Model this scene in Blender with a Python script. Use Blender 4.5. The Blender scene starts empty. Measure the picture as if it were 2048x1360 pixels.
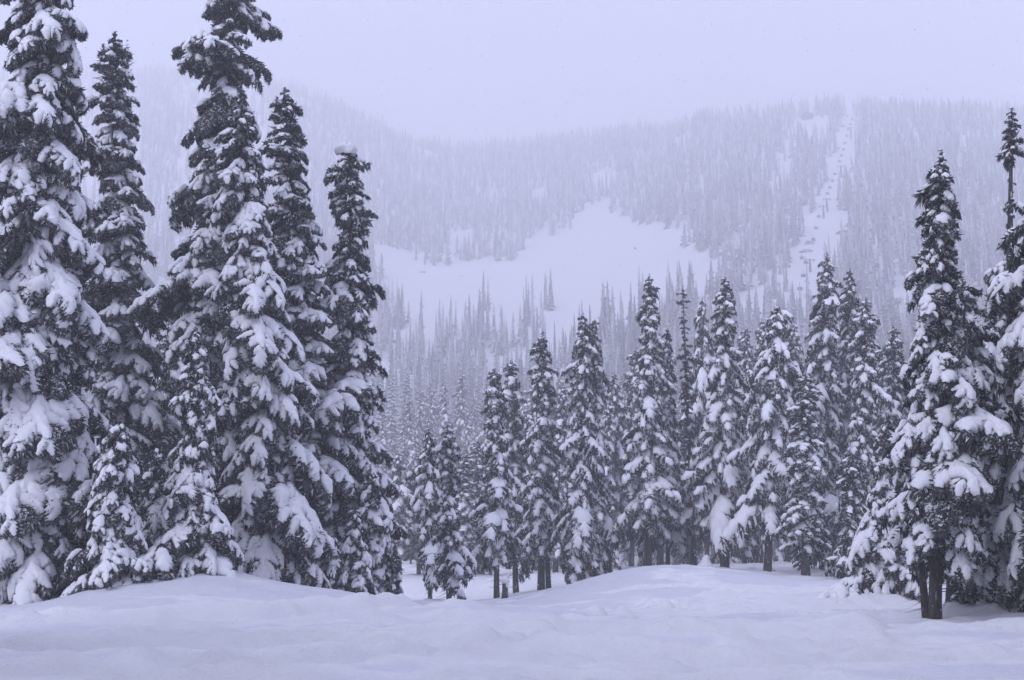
import bpy, math, random
import numpy as np
from mathutils import Matrix, Vector

# ------------------------------------------------------------------ camera, sky, light, exposure
sc = bpy.context.scene
COL = sc.collection
rng = np.random.default_rng(11)
random.seed(5)
F = 2276.0                      # focal length in pixels of the 2048 px wide photograph (40 mm lens)
PITCH = math.atan(400.0 / F)    # horizon lies at row 1080
ZC = 1.7                        # eye height above the snow
CP, SP = math.cos(PITCH), math.sin(PITCH)

cam = bpy.data.cameras.new('camera')
cam.lens = 40.0
cam.sensor_width = 36.0
cam.clip_start = 0.1
cam.clip_end = 6000.0
cam_o = bpy.data.objects.new('camera', cam)
COL.objects.link(cam_o)
cam_o.location = (0, 0, ZC)
cam_o.rotation_euler = (math.pi / 2 + PITCH, 0, 0)
sc.camera = cam_o

SUN_EL, SUN_AZ = math.radians(36), math.radians(-138)     # hidden sun, behind the camera on the left, above the cloud
world = bpy.data.worlds.new('World')
sc.world = world
world.use_nodes = True
wn, wl = world.node_tree.nodes, world.node_tree.links
wn.clear()
w_out = wn.new('ShaderNodeOutputWorld')
w_bg = wn.new('ShaderNodeBackground')
w_sky = wn.new('ShaderNodeTexSky')
w_sky.sky_type = 'NISHITA'
w_sky.sun_disc = False
w_sky.sun_elevation = SUN_EL
w_sky.sun_rotation = SUN_AZ
w_sky.dust_density = 3.0
w_mix = wn.new('ShaderNodeMix')
w_mix.data_type = 'RGBA'
w_mix.inputs[0].default_value = 0.9          # closed cloud cover over the clear sky
w_mix.inputs[7].default_value = (7.0, 7.3, 10.9, 1)
wl.new(w_sky.outputs[0], w_mix.inputs[6])
wl.new(w_mix.outputs[2], w_bg.inputs[0])
w_bg.inputs[1].default_value = 0.1
wl.new(w_bg.outputs[0], w_out.inputs[0])

sun = bpy.data.lights.new('sun', 'SUN')
sun.energy = 1.4
sun.angle = math.radians(40)
sun.color = (0.84, 0.86, 1.0)
sun_o = bpy.data.objects.new('sun', sun)
COL.objects.link(sun_o)
sd = Vector((math.sin(SUN_AZ) * math.cos(SUN_EL), math.cos(SUN_AZ) * math.cos(SUN_EL), math.sin(SUN_EL)))
sun_o.rotation_euler = sd.to_track_quat('Z', 'Y').to_euler()
sun_o.location = (0, 60, 900)

sc.view_settings.view_transform = 'Standard'
sc.view_settings.look = 'None'
sc.view_settings.gamma = 1.0
sc.view_settings.exposure = 0.14
sc.cycles.use_denoising = True
sc.cycles.max_bounces = 12
sc.cycles.diffuse_bounces = 2
sc.cycles.volume_bounces = 10
sc.cycles.use_adaptive_sampling = False

HAZE_DENSITY = 0.0019

# ------------------------------------------------------------------ helpers
def ray(px, py):
    r, u = (px - 1024.0) / F, (680.0 - py) / F
    return r, CP - u * SP, SP + u * CP

def at(px, py, Y):
    r, dy, dz = ray(px, py)
    k = Y / dy
    return r * k, Y, ZC + dz * k

def to_pix(X, Y, Z):
    d = Y * CP + (Z - ZC) * SP
    v = -Y * SP + (Z - ZC) * CP
    return 1024 + F * X / d, 680 - F * v / d

def _hash(ix, iy, s):
    h = (ix.astype(np.int64) * 374761393 + iy.astype(np.int64) * 668265263 + s * 974634541) & 0x7fffffff
    h = (h ^ (h >> 13)) * 1274126177 & 0x7fffffff
    return ((h ^ (h >> 16)) & 0xffff) / 65535.0

def vnoise(x, y, s=0):
    x = np.asarray(x, float); y = np.asarray(y, float)
    ix, iy = np.floor(x), np.floor(y)
    fx, fy = x - ix, y - iy
    fx = fx * fx * (3 - 2 * fx); fy = fy * fy * (3 - 2 * fy)
    a, b = _hash(ix, iy, s), _hash(ix + 1, iy, s)
    c, d = _hash(ix, iy + 1, s), _hash(ix + 1, iy + 1, s)
    return (a * (1 - fx) + b * fx) * (1 - fy) + (c * (1 - fx) + d * fx) * fy - 0.5

def fbm(x, y, o=4, s=0):
    t, a, f = 0, 1.0, 1.0
    for k in range(o):
        t = t + a * vnoise(np.asarray(x) * f + 17.3 * k, np.asarray(y) * f - 9.1 * k, s + k)
        a *= 0.5; f *= 2.03
    return t

def sstep(a, b, x):
    t = np.clip((np.asarray(x, float) - a) / (b - a), 0, 1)
    return t * t * (3 - 2 * t)

def mk_mesh(name, V, Fc, mats, smooth=False, frost=None, mindex=None):
    V = np.asarray(V, np.float32); Fc = np.asarray(Fc, np.int32)
    m = bpy.data.meshes.new(name)
    nv, nf, k = len(V), len(Fc), Fc.shape[1]
    m.vertices.add(nv); m.vertices.foreach_set('co', V.ravel())
    m.loops.add(nf * k); m.loops.foreach_set('vertex_index', Fc.ravel())
    m.polygons.add(nf)
    m.polygons.foreach_set('loop_start', np.arange(0, nf * k, k, dtype=np.int32))
    m.polygons.foreach_set('loop_total', np.full(nf, k, np.int32))
    m.polygons.foreach_set('use_smooth', np.full(nf, bool(smooth)))
    if mindex is not None:
        m.polygons.foreach_set('material_index', np.asarray(mindex, np.int32))
    if frost is not None:
        at_ = m.attributes.new('frost', 'FLOAT', 'FACE')
        at_.data.foreach_set('value', np.asarray(frost, np.float32))
    m.update(calc_edges=True)
    for mt in (mats if isinstance(mats, (list, tuple)) else [mats]):
        m.materials.append(mt)
    return m

def link(name, data, parent=None, mat=None):
    o = bpy.data.objects.new(name, data)
    COL.objects.link(o)
    if parent is not None:
        o.parent = parent
    if mat is not None:
        o.matrix_local = mat
    return o

def tag(o, label=None, cat=None, group=None, kind=None):
    if label: o['label'] = label
    if cat: o['category'] = cat
    if group: o['group'] = group
    if kind: o['kind'] = kind
    return o

def cat_mesh(parts):
    """join (V, F) or (V, F, frost) pieces"""
    Vs, Fs, Fr, n = [], [], [], 0
    for p in parts:
        Vs.append(p[0]); Fs.append(p[1] + n); n += len(p[0])
        if len(p) > 2: Fr.append(p[2])
    return np.concatenate(Vs), np.concatenate(Fs), (np.concatenate(Fr) if Fr else None)

# ------------------------------------------------------------------ materials
def new_mat(name):
    m = bpy.data.materials.new(name)
    m.use_nodes = True
    nt = m.node_tree
    return m, nt, nt.nodes['Principled BSDF']

def noise_node(nt, scale, detail=4, rough=0.6, coord='Object'):
    tc = nt.nodes.new('ShaderNodeTexCoord')
    n = nt.nodes.new('ShaderNodeTexNoise')
    n.inputs['Scale'].default_value = scale
    n.inputs['Detail'].default_value = detail
    n.inputs['Roughness'].default_value = rough
    nt.links.new(tc.outputs[coord], n.inputs['Vector'])
    return n

def ramp(nt, src, stops):
    r = nt.nodes.new('ShaderNodeValToRGB')
    e = r.color_ramp.elements
    e[0].position, e[0].color = stops[0][0], (*stops[0][1], 1)
    e[1].position, e[1].color = stops[-1][0], (*stops[-1][1], 1)
    for p, c in stops[1:-1]:
        k = e.new(p); k.color = (*c, 1)
    nt.links.new(src, r.inputs[0])
    return r

def snow_mat(name, bump_scale, bump_str, dist):
    m, nt, b = new_mat(name)
    n = noise_node(nt, bump_scale, 5, 0.65)
    r = ramp(nt, n.outputs[0], [(0.3, (0.79, 0.80, 0.82)), (0.7, (0.86, 0.865, 0.88))])
    nt.links.new(r.outputs[0], b.inputs['Base Color'])
    b.inputs['Roughness'].default_value = 0.75
    b.inputs['Specular IOR Level'].default_value = 0.25
    bp = nt.nodes.new('ShaderNodeBump')
    bp.inputs['Strength'].default_value = bump_str
    bp.inputs['Distance'].default_value = dist
    nt.links.new(n.outputs[0], bp.inputs['Height'])
    nt.links.new(bp.outputs[0], b.inputs['Normal'])
    return m

def ground_mat():
    m = snow_mat('ground_snow', 7.0, 0.9, 0.05)
    nt = m.node_tree
    b = nt.nodes['Principled BSDF']
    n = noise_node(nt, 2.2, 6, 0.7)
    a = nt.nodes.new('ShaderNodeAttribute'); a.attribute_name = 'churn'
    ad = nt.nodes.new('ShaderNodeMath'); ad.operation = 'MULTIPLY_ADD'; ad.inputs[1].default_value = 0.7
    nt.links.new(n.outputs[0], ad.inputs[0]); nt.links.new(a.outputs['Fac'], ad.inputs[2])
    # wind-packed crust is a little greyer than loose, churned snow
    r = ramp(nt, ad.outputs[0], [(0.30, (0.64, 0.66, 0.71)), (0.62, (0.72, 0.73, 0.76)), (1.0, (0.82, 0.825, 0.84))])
    nt.links.new(r.outputs[0], b.inputs['Base Color'])
    # fine crusty grain where the snow is churned
    n2 = noise_node(nt, 26.0, 5, 0.7)
    mu = nt.nodes.new('ShaderNodeMath'); mu.operation = 'MULTIPLY'
    nt.links.new(n2.outputs[0], mu.inputs[0]); nt.links.new(a.outputs['Fac'], mu.inputs[1])
    b2 = nt.nodes.new('ShaderNodeBump'); b2.inputs['Strength'].default_value = 0.9; b2.inputs['Distance'].default_value = 0.035
    nt.links.new(mu.outputs[0], b2.inputs['Height'])
    first = [x for x in nt.nodes if x.type == 'BUMP' and x != b2][0]
    nt.links.new(first.outputs[0], b2.inputs['Normal']); nt.links.new(b2.outputs[0], b.inputs['Normal'])
    return m
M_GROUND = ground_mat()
M_SNOW = snow_mat('branch_snow', 22.0, 0.8, 0.03)

def needle_mat():
    m, nt, b = new_mat('needles')
    n = noise_node(nt, 3.0, 3)
    r = ramp(nt, n.outputs[0], [(0.3, (0.009, 0.012, 0.013)), (0.55, (0.018, 0.023, 0.021)), (0.75, (0.040, 0.038, 0.028))])
    a = nt.nodes.new('ShaderNodeAttribute'); a.attribute_name = 'frost'
    mx = nt.nodes.new('ShaderNodeMix'); mx.data_type = 'RGBA'
    nt.links.new(a.outputs['Fac'], mx.inputs[0])
    nt.links.new(r.outputs[0], mx.inputs[6])
    mx.inputs[7].default_value = (0.86, 0.865, 0.88, 1)
    nt.links.new(mx.outputs[2], b.inputs['Base Color'])
    b.inputs['Roughness'].default_value = 0.7
    b.inputs['Specular IOR Level'].default_value = 0.2
    return m
M_NEEDLE = needle_mat()

def bark_mat():
    m, nt, b = new_mat('bark')
    n = noise_node(nt, 11.0, 6, 0.75)
    mp = nt.nodes.new('ShaderNodeMapping'); mp.inputs['Scale'].default_value = (1, 1, 0.18)
    tc = nt.nodes.new('ShaderNodeTexCoord')
    nt.links.new(tc.outputs['Object'], mp.inputs[0]); nt.links.new(mp.outputs[0], n.inputs['Vector'])
    r = ramp(nt, n.outputs[0], [(0.3, (0.018, 0.015, 0.014)), (0.56, (0.055, 0.046, 0.040)), (0.61, (0.10, 0.09, 0.085)), (0.66, (0.6, 0.6, 0.62)), (0.8, (0.78, 0.78, 0.8))])
    nt.links.new(r.outputs[0], b.inputs['Base Color'])
    b.inputs['Roughness'].default_value = 0.9
    bp = nt.nodes.new('ShaderNodeBump'); bp.inputs['Distance'].default_value = 0.06
    nt.links.new(n.outputs[0], bp.inputs['Height']); nt.links.new(bp.outputs[0], b.inputs['Normal'])
    return m
M_BARK = bark_mat()

def rock_mat():
    m, nt, b = new_mat('rock')
    n = noise_node(nt, 0.6, 6, 0.7)
    r = ramp(nt, n.outputs[0], [(0.3, (0.05, 0.05, 0.055)), (0.7, (0.16, 0.155, 0.15))])
    g = nt.nodes.new('ShaderNodeNewGeometry')
    sx = nt.nodes.new('ShaderNodeSeparateXYZ'); nt.links.new(g.outputs['Normal'], sx.inputs[0])
    ad = nt.nodes.new('ShaderNodeMath'); ad.operation = 'MULTIPLY_ADD'; ad.inputs[1].default_value = 0.7
    nt.links.new(n.outputs[0], ad.inputs[0]); nt.links.new(sx.outputs[2], ad.inputs[2])
    s = ramp(nt, ad.outputs[0], [(0.62, (0, 0, 0)), (0.72, (1, 1, 1))])
    mx = nt.nodes.new('ShaderNodeMix'); mx.data_type = 'RGBA'
    nt.links.new(s.outputs[0], mx.inputs[0]); nt.links.new(r.outputs[0], mx.inputs[6])
    mx.inputs[7].default_value = (0.86, 0.865, 0.88, 1)
    nt.links.new(mx.outputs[2], b.inputs['Base Color'])
    b.inputs['Roughness'].default_value = 0.9
    return m
M_ROCK = rock_mat()

def plain_mat(name, col, rough=0.6, metal=0.0):
    m, nt, b = new_mat(name)
    n = noise_node(nt, 4.0, 3)
    c = np.array(col)
    r = ramp(nt, n.outputs[0], [(0.3, tuple(c * 0.8)), (0.7, tuple(np.minimum(c * 1.15, 1)))])
    nt.links.new(r.outputs[0], b.inputs['Base Color'])
    b.inputs['Roughness'].default_value = rough
    b.inputs['Metallic'].default_value = metal
    return m
M_STEEL = plain_mat('dark_steel', (0.05, 0.05, 0.06), 0.5)
M_WOOD = plain_mat('dark_timber', (0.06, 0.045, 0.035), 0.8)

# ------------------------------------------------------------------ terrain heights
# near ground: thin-plate surface through points read from the photograph: (px, py, depth)
NEAR = [
 (330, 1126, 34), (240, 1164, 33), (420, 1146, 35), (480, 1176, 36), (180, 1187, 34), (80, 1196, 34), (-80, 1200, 34), (-250, 1200, 34),
 (560, 1194, 38), (640, 1200, 39), (700, 1202, 40), (760, 1205, 41), (810, 1216, 41), (850, 1228, 41), (930, 1224, 43), (1000, 1214, 45),
 (350, 1150, 46), (200, 1165, 48), (30, 1170, 48), (-150, 1170, 50), (560, 1180, 50), (720, 1190, 52),
 (830, 1214, 60), (800, 1175, 78), (898, 1222, 52), (860, 1206, 58), (993, 1206, 60), (1010, 1199, 60), (1080, 1190, 64), (1160, 1176, 62), (1192, 1166, 62),
 (1100, 1189, 50), (1190, 1167, 50), (1280, 1141, 52), (1360, 1131, 56), (1420, 1130, 60), (1450, 1141, 62), (1295, 1152, 62), (1535, 1152, 58), (1612, 1160, 55),
 (1500, 1165, 48), (1650, 1175, 45), (1700, 1166, 50), (1785, 1186, 40), (1735, 1186, 40), (1870, 1252, 27), (1905, 1243, 29.5), (1990, 1250, 29), (2100, 1255, 28), (2250, 1255, 28),
 (1830, 1195, 38), (1950, 1200, 42), (2150, 1190, 44), (1500, 1128, 74), (1600, 1130, 74), (1750, 1140, 66), (1950, 1150, 66), (2200, 1150, 66),
 (800, 1150, 100), (1000, 1145, 100), (1200, 1142, 100), (1400, 1130, 100), (1600, 1125, 100), (1800, 1125, 100), (2050, 1125, 100), (2300, 1125, 100),
 (600, 1150, 100), (300, 1150, 100), (0, 1150, 100), (-300, 1150, 100), (-300, 1165, 60), (-500, 1150, 100), (2500, 1125, 100),
]
npts = [at(a, b, c) for a, b, c in NEAR]
for x in (-30, -18, -9, 0, 9, 18, 30):
    npts.append((x, 10, 0.0)); npts.append((x, -12, 0.3))
for x in (-9, -4.5, 0, 4.5, 9):
    npts.append((x, 19, -0.05)); npts.append((x * 1.25, 26, -0.14))
for x in (-60, 60):
    for y in (-30, 0, 30, 60): npts.append((x, y, 0.0))
npts = np.array(npts)

def _tps(r2):
    return 0.5 * r2 * np.log(r2 + 1e-9)
_n = len(npts)
_K = _tps(((npts[:, None, :2] - npts[None, :, :2]) ** 2).sum(-1)) + np.eye(_n) * 0.8
_P = np.c_[np.ones(_n), npts[:, :2]]
_A = np.block([[_K, _P], [_P.T, np.zeros((3, 3))]])
_w = np.linalg.solve(_A, np.r_[npts[:, 2], 0, 0, 0])

def near_z(X, Y):
    out = _w[_n] + _w[_n + 1] * X + _w[_n + 2] * Y
    for i in range(_n):
        out = out + _w[i] * _tps((X - npts[i, 0]) ** 2 + (Y - npts[i, 1]) ** 2)
    return out

# far hillside: row of the bare ground in the photograph for columns (px) and depths
FD = np.array([100, 138, 190, 275, 375, 485, 600, 720, 840, 960, 1080], float)
FT = {
 -700: [1150, 1130, 1040, 880, 720, 590, 470, 370, 280, 200, 150],
 100:  [1150, 1130, 1040, 885, 725, 590, 460, 340, 240, 160, 175],
 450:  [1150, 1130, 1042, 890, 730, 595, 465, 355, 262, 182, 200],
 600:  [1150, 1130, 1045, 895, 735, 600, 487, 388, 300, 222, 240],
 800:  [1150, 1132, 1050, 900, 740, 610, 525, 445, 375, 312, 330],
 950:  [1146, 1132, 1045, 890, 735, 612, 525, 450, 388, 338, 345],
 1080: [1145, 1130, 1040, 875, 720, 600, 510, 435, 370, 318, 330],
 1250: [1138, 1128, 1020, 840, 680, 565, 475, 395, 330, 292, 320],
 1400: [1130, 1125, 1000, 805, 640, 510, 410, 335, 280, 300, 340],
 1560: [1126, 1120, 970, 770, 605, 475, 370, 290, 260, 300, 360],
 1690: [1125, 1118, 955, 750, 590, 460, 345, 262, 235, 290, 360],
 1850: [1125, 1115, 935, 730, 575, 440, 330, 258, 262, 330, 400],
 2100: [1125, 1112, 920, 715, 560, 430, 325, 265, 300, 380, 450],
 2800: [1125, 1112, 930, 740, 600, 490, 400, 350, 380, 440, 500],
}
FPX = np.array(sorted(FT)); FTab = np.array([FT[k] for k in FPX], float)
gd = np.linspace(90, 1100, 124)
gp = np.linspace(-700, 2800, 141)
_t1 = np.array([np.interp(gd, FD, row) for row in FTab])
G = np.array([np.interp(gp, FPX, _t1[:, j]) for j in range(len(gd))]).T     # [px, depth] -> row
def _blur(A, n, ax):
    k = np.exp(-np.linspace(-2, 2, 2 * n + 1) ** 2); k /= k.sum()
    pad = [(n, n) if i == ax else (0, 0) for i in (0, 1)]
    B = np.pad(A, pad, mode='reflect', reflect_type='odd')
    return np.apply_along_axis(lambda v: np.convolve(v, k, 'valid'), ax, B)
G = _blur(_blur(G, 3, 0), 2, 1) - 12 * sstep(500, 800, gd)[None]

def far_z(X, Y):
    Yc = np.clip(Y, 92, 1090)
    px = np.clip(1024 + F * 0.99 * X / Yc, -690, 2790)
    a = (px - gp[0]) / (gp[1] - gp[0]); b = (Yc - gd[0]) / (gd[1] - gd[0])
    i = np.clip(a.astype(int), 0, len(gp) - 2); j = np.clip(b.astype(int), 0, len(gd) - 2)
    fa, fb = a - i, b - j
    row = (G[i, j] * (1 - fa) + G[i + 1, j] * fa) * (1 - fb) + (G[i, j + 1] * (1 - fa) + G[i + 1, j + 1] * fa) * fb
    u = (680 - row) / F
    z = ZC + (SP + u * CP) / (CP - u * SP) * Yc
    z = z - 0.55 * np.maximum(Y - 1090, 0)
    rough = sstep(140, 420, Y)
    z = z + rough * (fbm(X / 90, Y / 130, 4, 3) * 9.0 + fbm(X / 22, Y / 40, 3, 8) * 2.2)
    return z

# ski tracks and wind banks in the foreground: (points of the centre line), depth, width
TRACKS = [
 ([(-9.5, 20), (-5, 23.5), (0.5, 24.0), (5, 21.5), (9, 20.5)], 0.10, 0.55),
 ([(-10, 17.5), (-6, 19.5), (-2.5, 19.7), (1.5, 18.2), (4, 16.2)], 0.12, 0.60),
 ([(-6, 15.2), (-3, 16.4), (-0.5, 18.6), (1.0, 22), (1.8, 26)], 0.10, 0.45),
 ([(-3.0, 29), (-1.8, 26.5), (1.5, 24.5), (6, 23.5), (10, 24.5)], 0.12, 0.55),
 ([(-9, 14.4), (-5.5, 15.0), (-2, 14.5), (2, 14.8), (5, 14.0)], 0.09, 0.50),
 ([(2, 31), (4, 35), (7, 40), (9.5, 46)], 0.10, 0.45),
 ([(14, 27), (10.5, 30.5), (7.5, 34.5), (5.5, 39), (4.0, 44)], 0.12, 0.40),
 ([(12, 22), (8, 24.5), (5, 28), (3.0, 33), (2.0, 38)], 0.09, 0.45),
 ([(-14, 24), (-9, 25.5), (-5, 27.5), (-2.5, 31), (-2.0, 36)], 0.12, 0.60),
 ([(1, 15), (4.5, 17.5), (9, 18.5), (13, 17.5)], 0.08, 0.5),
 ([(3, 20.5), (6.5, 19.0), (10, 16.5)], 0.07, 0.4),
]
def track_z(X, Y):
    out = np.zeros_like(X); churn = np.zeros_like(X)
    sel = (Y > 10) & (Y < 52) & (np.abs(X) < 22)
    x, y = X[sel], Y[sel]
    o = np.zeros_like(x); ch = np.zeros_like(x)
    wob = fbm(x / 1.3, y / 1.3, 3, 40) * 0.9
    for k, (pts, dep, wid) in enumerate(TRACKS):
        p = np.array(pts, float)
        t = np.linspace(0, len(p) - 1, 40)
        # smooth the polyline
        q = np.c_[np.interp(t, np.arange(len(p)), p[:, 0]), np.interp(t, np.arange(len(p)), p[:, 1])]
        for _ in range(12):
            q[1:-1] = 0.25 * q[:-2] + 0.5 * q[1:-1] + 0.25 * q[2:]
        best = np.full_like(x, 1e9); sg = np.zeros_like(x); pos = np.zeros_like(x)
        for i in range(len(q) - 1):
            d = q[i + 1] - q[i]; L2 = d @ d
            s = np.clip(((x - q[i, 0]) * d[0] + (y - q[i, 1]) * d[1]) / L2, 0, 1)
            dx, dy = x - q[i, 0] - s * d[0], y - q[i, 1] - s * d[1]
            dd = dx * dx + dy * dy
            m = dd < best
            best = np.where(m, dd, best); sg = np.where(m, np.sign(d[0] * dy - d[1] * dx), sg); pos = np.where(m, (i + s) / (len(q) - 1), pos)
        ds = np.sqrt(best) * sg + 0.6 * wob * wid
        end = sstep(0, 0.15, pos) * sstep(1, 0.85, pos)
        o += end * (-dep * np.exp(-(ds / wid) ** 2) + 0.8 * dep * np.exp(-((ds - 1.5 * wid) / (0.55 * wid)) ** 2) + 0.35 * dep * np.exp(-((ds + 1.4 * wid) / (0.7 * wid)) ** 2))
        ch = np.maximum(ch, end * np.exp(-(ds / (1.9 * wid)) ** 4))
    out[sel] = o; churn[sel] = ch
    return out, churn

CHURN = [None]
def ground_z(X, Y, fine=True):
    X = np.atleast_1d(np.asarray(X, float)); Y = np.atleast_1d(np.asarray(Y, float))
    z = np.zeros_like(X)
    nr = Y < 150; fr = Y > 85
    w = sstep(95, 135, Y)
    if nr.any(): z[nr] += (1 - w[nr]) * near_z(np.clip(X[nr], -70, 70), np.maximum(Y[nr], -40))
    if fr.any(): z[fr] += w[fr] * far_z(X[fr], Y[fr])
    if fine:
        k = sstep(140, 60, Y)
        z = z + k * (fbm(X / 5.5, Y / 4.0, 3, 21) * 0.20 + fbm(X / 2.2 + Y * 0.15, Y / 1.1, 3, 25) * 0.11)
        tz, ch = track_z(X, Y)
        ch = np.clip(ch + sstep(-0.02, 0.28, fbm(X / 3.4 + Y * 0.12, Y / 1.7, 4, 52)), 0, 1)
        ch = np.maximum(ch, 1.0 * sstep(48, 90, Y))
        CHURN[0] = ch
        z = z + 1.8 * tz + (0.1 + 1.0 * ch) * k * (fbm(X / 0.45, Y / 0.45, 3, 30) * 0.17 + fbm(X / 1.2, Y / 0.8, 2, 33) * 0.06)
    return z

def axis_lines(core0, core1, step, lo, hi, grow):
    a = list(np.arange(core0, core1, step))
    s, v = step, core1
    while v < hi:
        a.append(v); s *= grow; v += s
    a.append(hi)
    s, v = step, core0 - step
    b = []
    while v > lo:
        b.append(v); s *= grow; v -= s
    b.append(lo)
    return np.array(b[::-1] + a)

# tree bases get a small bank or hollow of snow; filled in once the trees are placed
gx = axis_lines(-18, 22, 0.17, -1300, 1300, 1.07)
gy = axis_lines(12, 66, 0.20, -60, 1650, 1.05)
GX, GY = np.meshgrid(gx, gy)
GZ = ground_z(GX.ravel(), GY.ravel()).reshape(GX.shape)
GCH = CHURN[0].astype(np.float32)

def zat(x, y):
    return float(ground_z(x, y)[0])

# ------------------------------------------------------------------ snow-laden bough templates
def nrm(v):
    return v / (np.linalg.norm(v, axis=-1, keepdims=True) + 1e-9)

def bough(L, n, rg, style, lod):
    n = n + (2 if lod == 0 else 1)
    a0 = math.radians(rg.uniform(-8, 14))
    drop = {'heavy': (-62, -40), 'puff': (-48, -22), 'light': (-35, -10)}[style]
    a1 = math.radians(rg.uniform(*drop))
    M = 41
    t = np.linspace(0, 1, M)
    pit = a0 + (a1 - a0) * t ** 0.75
    if style != 'heavy': pit = pit + 0.5 * np.clip(t - 0.75, 0, 1) * 2
    ds = L / (M - 1)
    ax = np.zeros((M, 3))
    ax[1:, 0] = np.cumsum(np.cos(pit[:-1]) * ds); ax[1:, 2] = np.cumsum(np.sin(pit[:-1]) * ds)
    ax[:, 1] = 0.05 * L * np.sin(t * rg.uniform(2, 5) + rg.uniform(0, 6)) * t
    tg = nrm(np.gradient(ax, axis=0))
    A = lambda u: np.stack([np.interp(u, t, ax[:, i]) for i in range(3)], -1)
    T = lambda u: nrm(np.stack([np.interp(u, t, tg[:, i]) for i in range(3)], -1))
    W = rg.uniform(0.27, 0.40)
    kap = {'heavy': rg.uniform(0.45, 0.8), 'puff': rg.uniform(0.3, 0.55), 'light': rg.uniform(0.2, 0.4)}[style]
    phi = math.radians(rg.uniform(46, 60))
    S = np.array([0, 1.0, 0])
    asym = rg.uniform(0.8, 1.2)
    jit = rg.uniform(0.7, 1.2, 64)
    def tl(u, side):
        return L * W * np.clip(u / 0.25, 0.3, 1) * (1.02 - u) ** 0.62 * np.where(side > 0, asym, 2 - asym) + 0.05
    def lat(u, side, s):
        l = tl(u, side)
        Tn = T(u)
        D = math.cos(phi) * Tn + math.sin(phi) * side[..., None] * S
        p = A(u) + (l * s)[..., None] * D
        p[..., 2] -= l * kap * s ** 2
        return p
    # ---- foliage
    V, Fc, Fr = [], [], []
    def tri(a, b, c, fr):
        k = sum(len(v) for v in V)
        m = len(a)
        V.append(np.stack([a, b, c], 1).reshape(-1, 3))
        Fc.append(np.arange(m * 3).reshape(-1, 3) + k); Fr.append(fr)
    ust = np.linspace(0.10, 0.97, n)
    us = np.repeat(ust, 2) + rg.uniform(-.02, .02, 2 * n)
    sd_ = np.tile([1.0, -1.0], n)
    m = 4 if lod == 0 else 3
    ss = np.linspace(0, 1, m)
    U, SS = np.meshgrid(us, ss, indexing='ij'); SD = np.repeat(sd_[:, None], m, 1)
    P = lat(U, SD, SS)
    D = nrm(np.gradient(P, axis=1))
    wv = nrm(np.cross(D, np.array([0, 0, 1.0])))
    rw = 0.045 if lod == 0 else 0.08
    taper = (1 - 0.6 * SS)[..., None]
    a, b = P + wv * rw * taper, P - wv * rw * taper
    for q in range(m - 1):
        fr = np.where(rg.random(len(us)) < (0.5 if lod == 0 else 0.72), rg.uniform(0.65, 0.95, len(us)), rg.uniform(0, 0.10, len(us)))
        tri(a[:, q], b[:, q], a[:, q + 1], fr); tri(b[:, q], b[:, q + 1], a[:, q + 1], fr)
    # side needles sprays
    reps = 2
    for sgn in (-1, 1):
        for rep in range(reps):
            u2 = us[:, None] + rg.uniform(-.01, .01, (len(us), m)); s2 = np.clip(SS + rg.uniform(-.12, .12, SS.shape), 0.02, 1)
            p = lat(u2, SD, s2)
            ln = rg.uniform(0.07, 0.16, SS.shape)[..., None] * (1.0 if lod == 0 else 1.5)
            d = nrm(D * rg.uniform(0.3, 1.0, SS.shape)[..., None] + sgn * wv * 0.8 + np.array([0, 0, -1]) * rg.uniform(0.3, 1.2, SS.shape)[..., None])
            bw = D * (0.05 if lod == 0 else 0.065)
            f = np.where(rg.random(SS.size) < (0.17 if lod == 0 else 0.36), rg.uniform(0.45, 0.9, SS.size), rg.uniform(0, 0.08, SS.size))
            tri((p - bw).reshape(-1, 3), (p + bw).reshape(-1, 3), (p + d * ln).reshape(-1, 3), f)
    # hanging curtain of twigs
    nh = int((60 + 60 * L) if lod == 0 else (22 + 24 * L))
    u3 = rg.uniform(0.05, 1.0, nh); sd3 = rg.choice([-1.0, 1.0], nh); s3 = rg.uniform(0, 0.95, nh)
    p = lat(u3, sd3, s3)
    d = nrm(T(u3) * rg.uniform(0.1, 0.7, nh)[:, None] + sd3[:, None] * S * rg.uniform(-0.1, 0.5, nh)[:, None] + np.array([0, 0, -1]) * rg.uniform(0.5, 1.1, nh)[:, None])
    ln = (rg.uniform(0.10, 0.28, nh) * (0.75 + 0.25 * L))[:, None] * (1 if lod == 0 else 1.3)
    ww = nrm(rg.normal(size=(nh, 3))) * (0.05 if lod == 0 else 0.085)
    tri(p - ww, p + ww, p + d * ln, np.where(rg.random(nh) < 0.1, rg.uniform(0.3, 0.7, nh), rg.uniform(0, 0.06, nh)))
    # twigs that poke up through the snow
    npk = int((14 + 16 * L) if lod == 0 else (5 + 6 * L))
    u4 = rg.uniform(0.12, 0.98, npk); sd4 = rg.choice([-1.0, 1.0], npk); s4 = rg.uniform(0.35, 1.0, npk)
    p = lat(u4, sd4, s4)
    d = nrm(T(u4) * 0.7 + sd4[:, None] * S * 0.55 + np.array([0, 0, 1.0]) * rg.uniform(0.1, 0.9, npk)[:, None])
    ww = nrm(np.cross(d, rg.normal(size=(npk, 3)))) * (0.028 if lod == 0 else 0.05)
    tri(p - ww, p + ww, p + d * rg.uniform(0.09, 0.19, npk)[:, None], rg.uniform(0, 0.12, npk))
    # tuft at the tip
    nt_ = 10 if lod == 0 else 5
    p = np.repeat(A(np.array([0.96])), nt_, 0)
    d = nrm(T(np.full(nt_, 1.0)) + rg.normal(size=(nt_, 3)) * 0.5)
    ww = nrm(rg.normal(size=(nt_, 3))) * 0.04
    tri(p - ww, p + ww, p + d * rg.uniform(0.08, 0.17, nt_)[:, None], rg.uniform(0, .6, nt_))
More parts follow.
